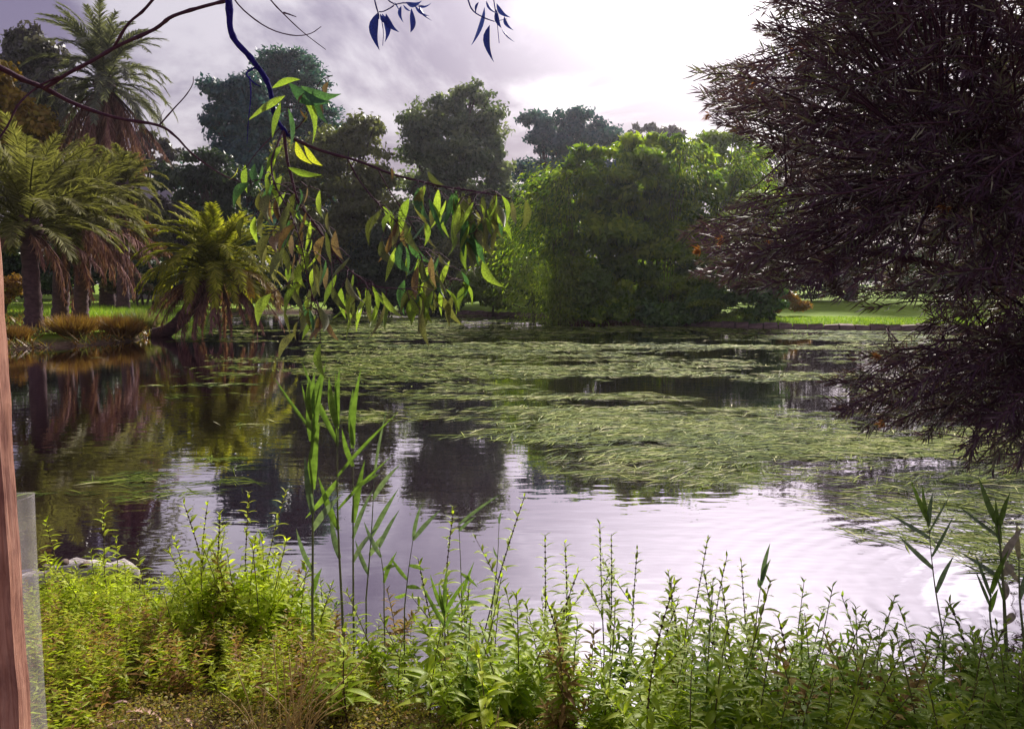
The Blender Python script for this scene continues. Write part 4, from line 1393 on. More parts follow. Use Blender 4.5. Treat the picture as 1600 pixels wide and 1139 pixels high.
def gum():
    root = Vector((-3.3, -0.6, 0))
    root.z = gh(root.x, root.y)
    t = empty('gum_tree', root, 'nearby gum tree whose crooked branches and sickle leaves hang into the view', 'tree')
    r = random.Random(9)
    crown = Vector((-1.6, 1.6, 4.4))
    MB().tube([p-root for p in curve([root+Vector((0, 0, -.2)), root+Vector((.1, .3, 1.8)), root+Vector((.6, 1.0, 3.4)), crown], 10)], [.19-.012*i for i in range(10)], 10, jitter=.05).build('trunk', M_BARK, t)

    def seg(pts, w0, w1, mat=M_TWIG, n=None, name='branch', wob=0.0):
        """pts = (px, py, depth); widths in photo pixels at that depth"""
        P = []
        for i, p in enumerate(pts):
            q = p if isinstance(p, Vector) else pix(*p)
            if wob and 0 < i < len(pts)-1:
                q = q+Vector((r.uniform(-wob, wob), 0, r.uniform(-wob, wob)))
            P.append(q)
        n = n or len(P)*4
        pa = curve(P, n)
        Y = sum(p.y for p in pa)/n
        rad = [(w0+(w1-w0)*i/(n-1))/2*mpp(Y)*(1.0+(0.22 if i % 5 == 2 else 0)) for i in range(n)]
        MB().tube([p-root for p in pa], rad, 7, jitter=.06).build(name, mat, t)
        return pa

    def leaf(p, kind, ln, d=None, roll=None, name='leaf'):
        d = (Vector(d) if d is not None else Vector((r.gauss(0, .35), r.gauss(0, .35), -1))).normalized()
        y = d.cross(Vector((r.uniform(-.9, .9), r.uniform(-1, -0.35), r.uniform(-.3, .3)))).normalized()
        z = d.cross(y)
        m = Matrix((d, y, z)).transposed().to_4x4()
        o = link(name, GUM[kind][r.randrange(4)], t)
        o.matrix_local = Matrix.Translation(Vector(p)-root) @ m @ Matrix.Diagonal((ln, ln*r.uniform(.8, 1.15), ln, 1))
        return o

    def hang(path, f0, f1, n, mix, ln=(.09, .15), spread=.05):
        """leaves on short stalks along a twig; mix = leaf kinds"""
        st = MB()
        for i in range(n):
            f = r.uniform(f0, f1)*(len(path)-1)
            k = min(int(f), len(path)-2)
            p = path[k].lerp(path[k+1], f-k)
            q = p+Vector((r.gauss(0, spread), r.gauss(0, spread), -abs(r.gauss(0, spread))*.9))
            st.tube([p-root, p.lerp(q, .6)+Vector((0, 0, .01))-root, q-root], .0012, 3, cap=False)
            leaf(q, r.choice(mix), r.uniform(*ln)*.78)
        st.build('leaf_stalk', M_TWIG, t)['kind'] = 'stuff'

    # heavy limb dropping into the frame, blue flare cast put into its bark colour
    main = seg([crown+Vector((.35, .35, -.35)), (352, -170, 2.15), (358, 0, 2.15), (363, 55, 2.15), (393, 92, 2.15), (419, 132, 2.17), (430, 182, 2.2), (452, 214, 2.22)], 11.5, 6, M_BLUECAST_TWIG, 40)
    m2 = seg([main[-1], (500, 235, 2.25), (560, 252, 2.28), (612, 272, 2.3), (655, 283, 2.32), (700, 293, 2.34), (765, 303, 2.35), (800, 312, 2.36)], 5, 1.6, n=34)
    # hanging twigs
    a1 = seg([main[-3], (448, 245, 2.2), (455, 275, 2.2), (466, 315, 2.2), (488, 345, 2.22), (512, 380, 2.22), (535, 412, 2.24), (562, 434, 2.25), (590, 448, 2.26), (640, 452, 2.28)], 5, 1.6, n=36)
    a2 = seg([main[-3], (432, 230, 2.15), (424, 255, 2.13), (430, 290, 2.12), (452, 330, 2.12), (470, 380, 2.12), (482, 440, 2.13), (500, 500, 2.14)], 3.5, 1.3, n=30)
    a3 = seg([m2[8], (560, 280, 2.3), (585, 312, 2.32), (612, 340, 2.34), (640, 372, 2.36), (660, 410, 2.36), (655, 455, 2.36)], 2.4, 1.2, n=26)
    a4 = seg([m2[12], (610, 300, 2.36), (640, 345, 2.4), (662, 385, 2.42), (690, 420, 2.42), (705, 440, 2.42)], 2.0, 1.1, n=24)
    a5 = seg([m2[-6], (735, 305, 2.33), (752, 340, 2.33), (762, 380, 2.34)], 1.8, 1.0, n=14)
    a6 = seg([main[-2], (470, 195, 2.2), (488, 160, 2.2), (500, 128, 2.2), (520, 118, 2.2)], 2.2, 0.9, n=14)
    a7 = seg([main[-4], (400, 240, 2.12), (385, 262, 2.1), (372, 268, 2.1)], 1.8, 0.9, n=10)
    seg([main[-16], (385, 115, 2.13), (397, 130, 2.12), (408, 136, 2.12)], 3.2, 1.5, M_BLUECAST_TWIG, 10)
    seg([(390, 120, 2.13), (392, 150, 2.12), (388, 190, 2.12), (386, 225, 2.12)], 2.2, 1.0, M_BLUECAST_TWIG, 10)
    hang(m2, .55, 1.0, 34, ['green', 'olive', 'olive', 'teal'], (.10, .16), .035)
    hang(a5, .1, 1.0, 22, ['green', 'green', 'teal', 'olive'], (.10, .17), .04)
    hang(a1, .72, 1.0, 24, ['green', 'green', 'olive', 'green'], (.09, .15), .04)
    hang(a1, .25, .75, 30, ['olive', 'olive', 'green', 'green', 'brown'], (.08, .13), .045)
    hang(a2, .35, 1.0, 58, ['olive', 'olive', 'brown', 'olive', 'green', 'olive', 'teal'], (.07, .13), .045)
    hang(a3, .3, 1.0, 40, ['olive', 'olive', 'green', 'brown', 'teal'], (.08, .14), .04)
    hang(a4, .3, 1.0, 28, ['olive', 'olive', 'green', 'teal', 'olive'], (.08, .14), .045)
    hang(a6, .3, 1.0, 7, ['olive', 'brown'], (.04, .07), .03)
    # larger translucent leaves near the fork
    for px, py, kd, dx, dz, ln in ((452, 130, 'teal', .8, -.5, .13), (470, 150, 'green', .5, -.9, .13), (445, 150, 'green', -.7, -.4, .12), (450, 170, 'teal', .4, -1, .13), (438, 160, 'green', -.2, -1, .10), (470, 135, 'teal', .9, -.3, .12),
                                   (425, 138, 'green', .9, .25, .09), (490, 140, 'teal', .2, -1, .11), (462, 222, 'yellow', .5, -.9, .07), (475, 228, 'yellow', .6, -.7, .08), (440, 228, 'green', -.5, -.8, .08), (430, 236, 'green', -.2, -1, .09),
                                   (372, 262, 'yellow', -.2, -.8, .05), (383, 258, 'green', 0, -1, .075), (398, 256, 'teal', .2, -1, .08), (410, 258, 'teal', 0, -1, .08), (428, 266, 'green', .1, -1, .08), (440, 275, 'green', -.2, -1, .08), (450, 262, 'green', .9, -.2, .09),
                                   (612, 262, 'brown', -.1, -1, .035), (668, 268, 'olive', .8, -.8, .06)):
        p = pix(px, py, 2.14)
        leaf(p, kd, ln, (dx, r.uniform(-.3, .3), dz))
    # bare crooked branches on the left
    b0 = pix(-260, 20, 2.0)
    b1 = seg([crown+Vector((-.9, .2, -.9)), b0, (-60, 82, 2.1), (0, 106, 2.15), (35, 124, 2.2), (70, 138, 2.25), (118, 163, 2.3), (180, 184, 2.35), (247, 196, 2.4), (275, 214, 2.42), (300, 240, 2.45), (345, 272, 2.5), (380, 286, 2.5)], 11, 1.4, n=52)
    b2 = seg([(68, 140, 2.25), (105, 116, 2.22), (145, 95, 2.2), (185, 72, 2.2), (240, 47, 2.2), (268, 27, 2.18), (310, 13, 2.18), (356, 1, 2.16)], 5.5, 5, n=34)
    seg([(178, 74, 2.2), (200, 38, 2.18), (225, 16, 2.16), (255, -20, 2.14), (300, -70, 2.12)], 4, 4, n=16)
    seg([(-20, 240, 2.2), (10, 200, 2.2), (30, 162, 2.2), (60, 136, 2.24), (92, 120, 2.22)], 3, 3.2, n=16)
    seg([(250, 195, 2.4), (270, 172, 2.4), (290, 150, 2.4), (301, 132, 2.4), (302, 120, 2.4)], 2.4, .9, n=14)
    seg([(250, 195, 2.4), (252, 182, 2.4), (257, 172, 2.4)], 1.0, .5, n=6)
    for pts in ([(330, -60, 2.2), (365, -2, 2.2), (392, 26, 2.2), (425, 47, 2.2), (460, 56, 2.2), (485, 53, 2.2), (502, 42, 2.2)], [(395, -40, 2.25), (421, -2, 2.25), (445, 24, 2.25), (475, 52, 2.25), (509, 78, 2.25)], [(443, 20, 2.25), (455, 24, 2.25), (463, 27, 2.25)]):
        seg(pts, 2.6, 1.0, M_TWIG, 20)
    # leaf sprays at the top edge, tinted blue to imitate the flare
    s1 = seg([main[2], (500, -90, 2.0), (570, -30, 2.0), (590, 18, 2.0), (592, 30, 2.0)], 3, 1.6, M_BLUECAST_TWIG, 18)
    seg([(590, -28, 2.0), (606, 0, 2.0), (616, 8, 2.0), (600, 18, 2.0), (592, 19, 2.0)], 2.2, 1.4, M_BLUECAST_TWIG, 14)
    seg([(616, 8, 2.0), (632, 5, 2.0), (650, 8, 2.0), (662, 10, 2.0)], 1.6, 1, M_BLUECAST_TWIG, 8)
    seg([(596, 30, 2.0), (599, 50, 2.0), (598, 72, 2.0)], 1.3, .8, M_BLUECAST_TWIG, 8)
    seg([(700, -70, 2.0), (728, -8, 2.0), (738, 16, 2.0), (756, 28, 2.0), (772, 34, 2.0)], 2.6, 1.4, M_BLUECAST_TWIG, 16)
    seg([main[2], (560, -160, 2.0), (700, -70, 2.0)], 4, 2.6, M_BLUECAST_TWIG, 14)
    seg([(768, -20, 2.0), (776, 30, 2.0), (780, 68, 2.0)], 1.5, .9, M_BLUECAST_TWIG, 8)
    seg([(772, 34, 2.0), (783, 32, 2.0), (792, 30, 2.0)], 1, .8, M_BLUECAST_TWIG, 5)
    for px, py, dx, dz, ln in ((591, 20, -.10, -1, .095), (597, 22, .25, -1, .08), (603, 22, .55, -1, .055), (594, 22, .3, -.5, .035), (604, 24, .3, -.6, .03), (627, 10, 0, -1, .042), (630, 8, .7, -.8, .03), (643, 14, -.1, -1, .068), (634, 4, 1, -.15, .042), (652, 10, 1, -.15, .042), (648, 8, .7, -.9, .05), (655, 10, .6, -.9, .045), (616, 4, .3, -.3, .025),
                               (757, 12, -.1, -1, .10), (760, 2, .45, -1, .055), (765, 40, -.05, -1, .085), (776, 6, .6, -.8, .05), (788, 26, .5, -1, .038), (784, 46, .6, -1, .05), (748, 4, -.4, -1, .03), (775, 15, .25, -1, .05)):
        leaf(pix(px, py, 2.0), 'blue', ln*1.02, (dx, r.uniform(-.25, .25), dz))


gum()

# ------------------------------------------------------------------ near bank plants
WEEDP = [0.012, 0.095, 0.13, 0.105, 0.06, 0.003]
W_LEAF = strip(WEEDP, 0.75, 0.35)
W_LEAF4 = (np.array([(0, 0, 0), (.38, .105, .005), (1, 0, -.26), (.38, -.105, .005)]), np.array([(0, 1, 2, 3)]))
W_MATS = {
    'lime': leafmat('weed_lime', [(0.24, 0.30, 0.015), (0.36, 0.43, 0.02), (0.46, 0.50, 0.05)], trans=0.5, rough=0.5, spec=.15),
    'green': leafmat('weed_green', [(0.19, 0.26, 0.02), (0.29, 0.37, 0.03), (0.40, 0.46, 0.05)], trans=0.5, rough=0.5, spec=.15),
    'deep': leafmat('weed_deep', [(0.13, 0.20, 0.03), (0.20, 0.29, 0.04), (0.30, 0.38, 0.06)], trans=0.5, rough=0.5, spec=.15),
}
W_MATS['dry'] = leafmat('weed_dry', [(0.13, 0.07, 0.03), (0.24, 0.15, 0.05), (0.30, 0.24, 0.07)], trans=.3, rough=.7, spec=.05)
M_STEM = barkmat('weed_stem', (0.07, 0.07, 0.02), (0.17, 0.15, 0.05), (30, 30, 30), bump=.1)
M_SEED = barkmat('seed_whorl', (0.035, 0.02, 0.02), (0.09, 0.05, 0.03), (60, 60, 60), bump=.2)


def weed_data(H, seed, kind, bushy=1.0):
    """axis points plus leaf transforms for one upright weed of height H"""
    r = np.random.default_rng(seed)
    lean = r.normal(0, .13, 2)
    crv = r.normal(0, .09, 2)
    ax = lambda f: np.stack([lean[0]*f*H+crv[0]*f*f*H, lean[1]*f*H+crv[1]*f*f*H, f*H], -1)
    P, D, L = [], [], []

    def shoot(org, dir_, ln, s0, s1, gap, n0):
        n = max(4, int(ln/gap))
        f = (np.arange(n)+.5)/n
        f = f**0.9
        base = org+dir_*(f*ln)[:, None] if dir_ is not None else None
        return f, base
    n = int(H/0.030)
    f = 0.12+0.88*(np.arange(n)+.5)/n
    pos = ax(f)
    a = np.arange(n)*(PI/2)+r.normal(0, .25, n)
    for s in (0, PI):
        az = a+s
        el = np.interp(f, [0, .5, .85, 1], [-.15, .25, .5, 1.1])+r.normal(0, .18, n)
        D.append(np.stack([np.cos(az)*np.cos(el), np.sin(az)*np.cos(el), np.sin(el)], 1))
        P.append(pos)
        L.append(np.interp(f, [0, .25, .6, .9, 1], [.085, .12, .10, .06, .036])*r.uniform(.75, 1.2, n))
    sh = []
    for j in range(int(r.integers(3, 7)*bushy)):
        f0 = r.uniform(.15, .62)
        az = r.uniform(0, 6.28)
        d = np.array([math.cos(az)*.62, math.sin(az)*.62, .8])
        ln = H*r.uniform(.16, .34)
        o = ax(np.array([f0]))[0]
        sh.append((o, o+d*ln))
        m = int(ln/.022)+3
        ff = (np.arange(m)+.5)/m
        pp = o+d*(ff*ln)[:, None]
        for s in (0, PI):
            az2 = np.arange(m)*(PI/2)+s+r.normal(0, .3, m)
            el = r.uniform(.1, .9, m)
            D.append(np.stack([np.cos(az2)*np.cos(el), np.sin(az2)*np.cos(el), np.sin(el)], 1)+d*.3)
            P.append(pp)
            L.append(np.interp(ff, [0, .5, 1], [.08, .075, .04])*r.uniform(.7, 1.2, m))
    return ax, np.concatenate(P), np.concatenate(D), np.concatenate(L), sh


def weed_meshes(H, seed, kind, seeds=False, leaves=True, bushy=1.0):
    ax, P, D, L, sh = weed_data(H, seed, kind, bushy)
    mb = MB()
    pts = ax(np.linspace(0, 1, 9))
    mb.tube([tuple(p) for p in pts], [.0045*(1-.075*i) for i in range(9)], 5)
    for a, b in sh:
        mb.tube([tuple(a), tuple((a+b)/2+np.array([0, 0, -.01])), tuple(b)], [.0025, .002, .001], 4)
    stem = mb.mesh('stem', M_STEM)
    lv = inst_mesh('leaves', W_LEAF, D, np.array([0, 0, 1.0])+rng.normal(0, .2, (len(P), 3)), L, L, P, W_MATS[kind]) if leaves else None
    sd = None
    if seeds:
        mb = MB()
        for f in np.linspace(.45, .93, int(H*.48/.03)):
            c = Vector(ax(np.array([f]))[0])
            mb.tube([c+Vector((0, 0, -.006)), c, c+Vector((0, 0, .006))], [.003, .0075, .003], 6)
        sd = mb.mesh('seed_whorl', M_SEED)
    return stem, lv, sd, (P, D, L)


VAR = {}
for kd in W_MATS:
    for q, H in enumerate((0.55, 0.7, 0.85, 1.0)):
        VAR[kd, q, 0] = weed_meshes(H, 100+q*7+len(kd), kd)
        VAR[kd, q, 1] = weed_meshes(H, 200+q*7+len(kd), kd, seeds=(q > 1), bushy=1.3)
HS = (0.55, 0.7, 0.85, 1.0)
ZONE = {'dry': ('browning dry leaved weed among the green stand on the near bank', 'dry weeds on the near bank'),
        'lime': ('lime green upright weed in the bright mass at the left end of the near bank', 'lime weeds on the near bank'),
        'green': ('leafy green upright weed in the dense stand along the near bank', 'green weeds on the near bank'),
        'deep': ('deep green upright weed in the shaded stand at the right of the near bank', 'deep green weeds on the near bank')}


def weed(base, top, kd, label=None, r=random, group=None):
    H = top-base.z
    q = min(range(4), key=lambda i: abs(HS[i]-H))
    stem, lv, sd, _ = VAR[kd, q, r.randrange(2)]
    lab, grp = ZONE[kd]
    e = empty('weed_plant', base, label or lab, 'weed', group or grp)
    e.rotation_euler = (r.gauss(0, .07), r.gauss(0, .07), r.uniform(0, 6.28))
    sxy = min(1.25, max(.75, H/HS[q]))
    e.scale = (sxy, sxy, H/HS[q])
    link('stem', stem, e)
    o = link('leaves', lv, e)
    o['kind'] = 'stuff'
    if sd:
        link('seed_whorl', sd, e)['kind'] = 'stuff'
    return e


def shoreY(x):
    ys = np.linspace(1.5, 8, 300)
    s = pond_sd(np.full(300, x), ys)
    i = np.argmax(s < 0)
    return float(ys[i])


SKYL = ([-150, 60, 120, 165, 230, 290, 330, 420, 470, 560, 640, 720, 800, 850, 900, 1000, 1100, 1200, 1300, 1400, 1500, 1600, 1800],
        [900, 900, 880, 850, 925, 870, 850, 850, 900, 910, 930, 930, 900, 885, 895, 930, 910, 930, 945, 975, 965, 955, 950])


def near_weeds():
    r = random.Random(21)
    made = 0
    tries = 0
    while made < 340 and tries < 9000:
        tries += 1
        px = r.uniform(40, 530) if r.random() < .42 else r.uniform(-60, 1680)
        # stand hugs the water line; a few stand in the shallows
        dy = r.triangular(-0.55, 0.95, 0.1)
        y0 = 3.4
        x = (px-800)/FPX*(y0+.2)
        Y = shoreY(x)+dy
        x = (px-800)/FPX*(Y+.15)
        z = max(gh(x, Y), -0.25)
        # the trodden patch in the lower left stays low
        sx, sy = to_px(x, Y, z)
        if 140 < sx < 590 and sy > 1060:
            continue
        if 900 < px < 1010 and dy < 0.55 and r.random() < .6:
            continue
        if 195 < px < 280 and r.random() < .3:
            continue
        top = SKYL[1][0]
        top = float(np.interp(px, *SKYL))+r.triangular(-35, 220, 30)
        tz = pix(px, top, Y).z
        H = tz-z
        if H < 0.25 or H > 1.4:
            continue
        kd = 'lime' if px < r.gauss(520, 90) else ('green' if px < r.gauss(1330, 160) else 'deep')
        if kd == 'green' and r.random() < .12:
            kd = 'deep'
        if r.random() < .09:
            kd = 'dry'
            tz = min(tz, z+.62)
        where = next(w for lim, w in ((115, 'beside the plastic tree guard'), (290, 'in front of the bleached log'), (450, 'left of the tall reed clump'), (620, 'at the foot of the tall reed clump'),
                                      (770, 'just right of the tall reed clump'), (1010, 'around the tallest weed of the centre'), (1210, 'before the pale ripples right of centre'), (1400, 'left of the right hand reeds'), (9999, 'around the right hand reeds')) if px < lim)
        look = {'lime': 'lime green', 'green': 'leafy green', 'deep': 'deep green', 'dry': 'browning dry'}[kd]
        size = 'low' if tz-z < .5 else ('middling' if tz-z < .75 else 'tall')
        weed(Vector((x, Y, z-.02)), tz, kd, '%s %s upright weed %s' % (size, look, where), r, '%s weeds %s' % (look, where))
        made += 1
    print('weeds', made, tries)


near_weeds()


def feature_weeds():
    """the single stems that stand out against the water: every leaf its own piece"""
    r = random.Random(33)
    lm = {k: [mesh_np('leaf', W_LEAF[0], W_LEAF[1], W_MATS[k], np.full(len(W_LEAF[1]), v)) for v in (.2, .5, .8)] for k in W_MATS}
    specs = [(172, 783, 4.4, 'lime', 'tall lime weed arching beside the bleached log'), (78, 812, 4.2, 'lime', 'lime weed just right of the plastic tree guard'),
             (222, 862, 4.1, 'lime', 'lime weed standing right of the bleached log'), (308, 775, 4.0, 'lime', 'pale tall lime weed before the rippled palm reflection'),
             (338, 782, 4.1, 'lime', 'tall lime weed with dark seed whorls left of the reed'), (365, 790, 3.9, 'lime', 'lime weed third of the tall row left of the reed'), (400, 764, 4.1, 'lime', 'tallest lime weed left of the reed'), (436, 780, 4.2, 'lime', 'lime weed with star tip nearest the reed on its left'),
             (820, 768, 4.0, 'green', 'tallest weed right of centre with paired dark leaves against the water'), (852, 842, 3.8, 'green', 'weed close right of the tallest centre weed'), (880, 838, 4.0, 'green', 'slim weed second right of the tallest centre weed'),
             (934, 812, 4.1, 'green', 'tall dark stemmed weed at the centre right with a bare upper stem'), (955, 838, 3.9, 'green', 'leaning weed at the centre right beside the bare stemmed one'), (994, 855, 4.0, 'green', 'slim weed standing alone in the gap right of centre'),
             (1047, 900, 3.9, 'green', 'short leaning weed in the gap right of centre'), (1087, 875, 3.8, 'green', 'leftmost of the cluster of dark tipped weeds before the pink ripples'), (1108, 843, 3.9, 'green', 'tallest of the cluster of dark tipped weeds before the pink ripples'),
             (1133, 866, 3.9, 'green', 'third of the cluster of dark tipped weeds before the pink ripples'), (1155, 876, 3.8, 'green', 'fourth of the cluster of dark tipped weeds before the pink ripples'),
             (1252, 905, 3.7, 'deep', 'left one of the pair of grey tipped weeds at the right'), (1292, 908, 3.7, 'deep', 'right one of the pair of grey tipped weeds at the right'), (1315, 932, 3.6, 'deep', 'short grey tipped weed right of the pair'),
             (1402, 950, 3.6, 'deep', 'reddish tipped weed low at the right water edge'), (1452, 922, 3.7, 'deep', 'weed below the small right hand reed'),
             (708, 800, 3.9, 'green', 'slim weed right of the reed clump against the sky reflection'), (655, 870, 3.7, 'green', 'weed between the reed clump and the centre'), (540, 985, 3.1, 'green', 'broad leaved weed before the foot of the reed clump'), (690, 985, 3.05, 'green', 'broad leaved weed low at the centre of the near bank'), (745, 1010, 2.95, 'lime', 'yellowish broad leaved weed low at the centre')]
    for i, (px, top, Y, kd, lab) in enumerate(specs):
        x = (px-800)/FPX*(Y+.15)
        z = max(gh(x, Y), -.2)
        tz = pix(px, top, Y).z
        H = max(.35, tz-z)
        bare = px in (934, 338, 994)
        ax, P, D, L, sh = weed_data(H, 500+i, kd, .5)
        b = Vector((x, Y, z))
        off = ax(np.array([1.0]))[0]
        # keep the tip where it stands: shift the foot against the lean
        b.x -= off[0]
        b.y -= off[1]*.5
        e = empty('weed_plant', b, lab, 'weed', 'weeds standing out against the water')
        mb = MB()
        pts = ax(np.linspace(0, 1, 9))
        mb.tube([tuple(p) for p in pts], [.0045*(1-.08*j) for j in range(9)], 6)
        for a, c in sh:
            mb.tube([tuple(a), tuple((a+c)/2), tuple(c)], [.0025, .002, .001], 4)
        mb.build('stem', M_STEM if kd == 'lime' else M_SEED, e)
        if top < 900:
            mb = MB()
            for f in np.linspace(.5, .94, int(H*.44/.028)):
                c = Vector(ax(np.array([f]))[0])
                mb.tube([c+Vector((0, 0, -.006)), c, c+Vector((0, 0, .006))], [.002, .0062, .002], 6)
            mb.build('seed_whorl', M_SEED, e)['kind'] = 'stuff'
        order = np.argsort(-P[:, 2])
        keep = [j for j in order if rng.random() < (.55 if P[j, 2] < .8*H else .9)][:60]
        big = 1.5 if top > 980 else 1.0
        for j in keep:
            d = Vector(D[j]).normalized()
            y = Vector((0, 0, 1)).cross(d)
            y = y.normalized() if y.length > 1e-4 else Vector((1, 0, 0))
            zz = d.cross(y)
            m = Matrix((d, y, zz)).transposed().to_4x4()
            o = link('leaf', lm[kd][j % 3], e)
            s = float(L[j])*big*r.uniform(.85, 1.1)
            o.matrix_local = Matrix.Translation(Vector(P[j])) @ m @ Matrix.Diagonal((s, s, s, 1))


feature_weeds()

# reeds
REEDP = [.03, .042, .05, .052, .048, .04, .03, .016, .002]
R_MATS = [leafmat('reed_leaf', [(0.08, 0.13, 0.03), (0.12, 0.19, 0.04), (0.18, 0.26, 0.055)], trans=.34, rough=.4, noise=9),
          leafmat('reed_leaf_grey', [(0.07, 0.11, 0.07), (0.12, 0.16, 0.11), (0.17, 0.20, 0.15)], trans=.3, rough=.4, noise=9),
          leafmat('reed_leaf_dry', [(0.20, 0.17, 0.13), (0.28, 0.24, 0.20), (0.16, 0.13, 0.12)], trans=.25, rough=.6, noise=9)]
R_MESH = {}
for mi, mt in enumerate(R_MATS):
    for bi, bd in enumerate((.12, .45, .9, 1.5)):
        bv, bf = strip(REEDP, bd, .45, .02)
        R_MESH[mi, bi] = mesh_np('leaf', bv, bf, mt, np.full(len(bf), (.3*bi+.2) % 1), smooth=True)


def reed(label, foot, tip, leaves, wpx=5, group='reeds at the near water edge', mat=0):
    """foot, tip = (px, py, depth); leaves = (fraction up, dx, dz in photo pixels, mesh bend, width, material)"""
    a = pix(*foot)
    b = pix(*tip)
    e = empty('reed', a, label, 'reed', group)
    foot_z = max(gh(a.x, a.y), -.25)
    up0 = a.z-foot_z
    e.location.z = foot_z
    rel = b-a
    upper = curve([(0, 0, up0), rel*.5+Vector((random.uniform(-.012, .012), 0, up0)), rel+Vector((0, 0, up0))], 12)
    path = [Vector((-rel.x*.15, 0, -.05)), Vector((-rel.x*.06, 0, up0*.5))]+upper
    MB().tube(path, [wpx/2*mpp(a.y)*(1-.05*i) for i in range(14)], 7).build('stem', MATS['reed_stem'], e)
    for f, dx, dz, bi, w, mi in leaves:
        k = f*11
        i = min(10, int(k))
        p = upper[i].lerp(upper[i+1], k-i)
        d = Vector((dx, 0, -dz))*mpp(a.y)
        ln = d.length
        d = (d.normalized()+Vector((0, random.uniform(-.3, .3), 0))).normalized()
        hint = Vector((random.uniform(-.5, .5), -1, .35))
        y = hint.cross(d).normalized()
        z = d.cross(y)
        m = Matrix((d, y, z)).transposed().to_4x4()
        o = link('leaf', R_MESH[mi, bi], e)
        o.matrix_local = Matrix.Translation(p) @ m @ Matrix.Diagonal((ln, w*.19, ln, 1))


barkmat('reed_stem', (0.08, 0.11, 0.04), (0.17, 0.17, 0.09), (30, 30, 8), bump=.1)
reed('tallest reed, left stem of the clump, with sheathing upright green leaves', (488, 960, 3.5), (487, 640, 3.5),
     [(.98, 18, -75, 0, 1.5, 0), (.95, -4, -70, 0, 1.4, 0), (.9, -70, -85, 0, .8, 0), (.85, 2, -110, 0, 2.1, 0), (.78, 22, -150, 0, 1.3, 0), (.62, 14, -110, 0, 2.2, 0), (.5, -4, -100, 0, 1.5, 1), (.42, 45, -60, 1, 1.6, 1), (.22, -26, -70, 0, 1.3, 1), (.1, 12, -42, 0, 1.4, 0), (.95, -12, -60, 0, .7, 0)], 5)
reed('middle reed of the clump with two broad upright leaves', (535, 960, 3.55), (527, 660, 3.55),
     [(.98, -10, -80, 0, 1.6, 0), (.97, 1, -95, 0, 1.5, 0), (.9, -70, -130, 0, 1.3, 0), (.88, -2, -120, 0, .7, 0), (.7, -52, 60, 1, 1.4, 0), (.45, -26, -90, 0, 1.5, 0), (.3, -16, -70, 0, 1.4, 1), (.72, 98, -110, 0, .9, 0), (.55, 90, -95, 0, .8, 0)], 5)
reed('right reed of the clump with long blades leaning right', (552, 940, 3.6), (552, 690, 3.6),
     [(.98, -4, -90, 0, 1.6, 0), (.96, 12, -130, 0, 1.7, 0), (.85, -18, -60, 0, 1.3, 0), (.7, 40, -28, 1, 1.1, 0), (.5, 18, -100, 0, 1.6, 0), (.4, 30, -80, 0, 1.2, 1), (.25, 32, -60, 1, 1.3, 1)], 4)
reed('thin reed behind the clump with grey leaves', (572, 935, 3.7), (585, 740, 3.7),
     [(.98, 20, -110, 1, .7, 1), (.8, 40, -60, 1, 1.2, 1), (.5, 45, -80, 0, 1.3, 1), (.35, 30, -42, 1, 1.3, 1), (.2, -20, -55, 0, 1.1, 1)], 3)
reed('leaning thin reed right of the clump with short dark leaves', (632, 950, 3.6), (646, 838, 3.6),
     [(.98, 14, -60, 0, .9, 1), (.95, 44, -48, 0, 1.1, 1), (.6, 26, 8, 1, .9, 0), (.4, -30, -36, 1, .9, 0), (.3, 26, 6, 1, 1, 0), (.2, -26, 10, 2, .9, 0)], 2.5)
reed('thin reed between clump and centre with one pale bent leaf', (600, 950, 3.5), (592, 850, 3.5),
     [(.95, 30, -60, 0, 1.0, 1), (.8, -30, -56, 0, 1.0, 1), (.6, 24, -10, 2, .9, 0), (.4, 18, -50, 0, 1.1, 0)], 2.5)
reed('single straight reed stem at the centre with a drooping dark leaf', (722, 990, 3.6), (716, 800, 3.6),
     [(.9, 66, -52, 0, .8, 1), (.85, 26, -24, 0, .8, 1), (.5, 30, 20, 1, .8, 0), (.25, 32, -4, 1, 1.0, 0), (.3, 20, -60, 0, .8, 0)], 2.2)
reed('short fan leaved reed low at the centre of the near bank', (695, 1010, 3.2), (694, 955, 3.2),
     [(.98, -22, -70, 0, .9, 0), (.97, 4, -72, 0, .9, 0), (.9, 36, -66, 0, .9, 0), (.6, -38, -70, 0, .9, 0), (.5, 28, -50, 0, .9, 0), (.85, -8, -62, 0, .8, 0)], 3)
reed('bare straw reed stem leaning right of the centre', (768, 955, 3.7), (780, 815, 3.7), [(.98, 3, -20, 0, .6, 1), (.6, -8, -20, 0, .5, 1)], 2.2)
reed('slim reed shoot with a spear tip before the pink ripples', (1178, 990, 3.7), (1190, 905, 3.7), [(.98, 14, -60, 0, 1.1, 1), (.9, 10, -46, 0, 1.1, 1), (.85, -6, -18, 0, .9, 1)], 2.4)
reed('short reed at the right with a fan of green blades over the pondweed', (1475, 1000, 3.5), (1450, 812, 3.5),
     [(.98, -34, -70, 0, 1.2, 0), (.97, -10, -62, 0, .9, 0), (.95, 2, -56, 0, 1, 1), (.85, -58, -40, 1, 1.0, 1), (.7, 30, -70, 0, 1.0, 1), (.6, -50, -52, 1, 1.2, 1), (.4, 30, -60, 0, 1.1, 1), (.9, 22, -66, 1, .5, 1)], 3.2)
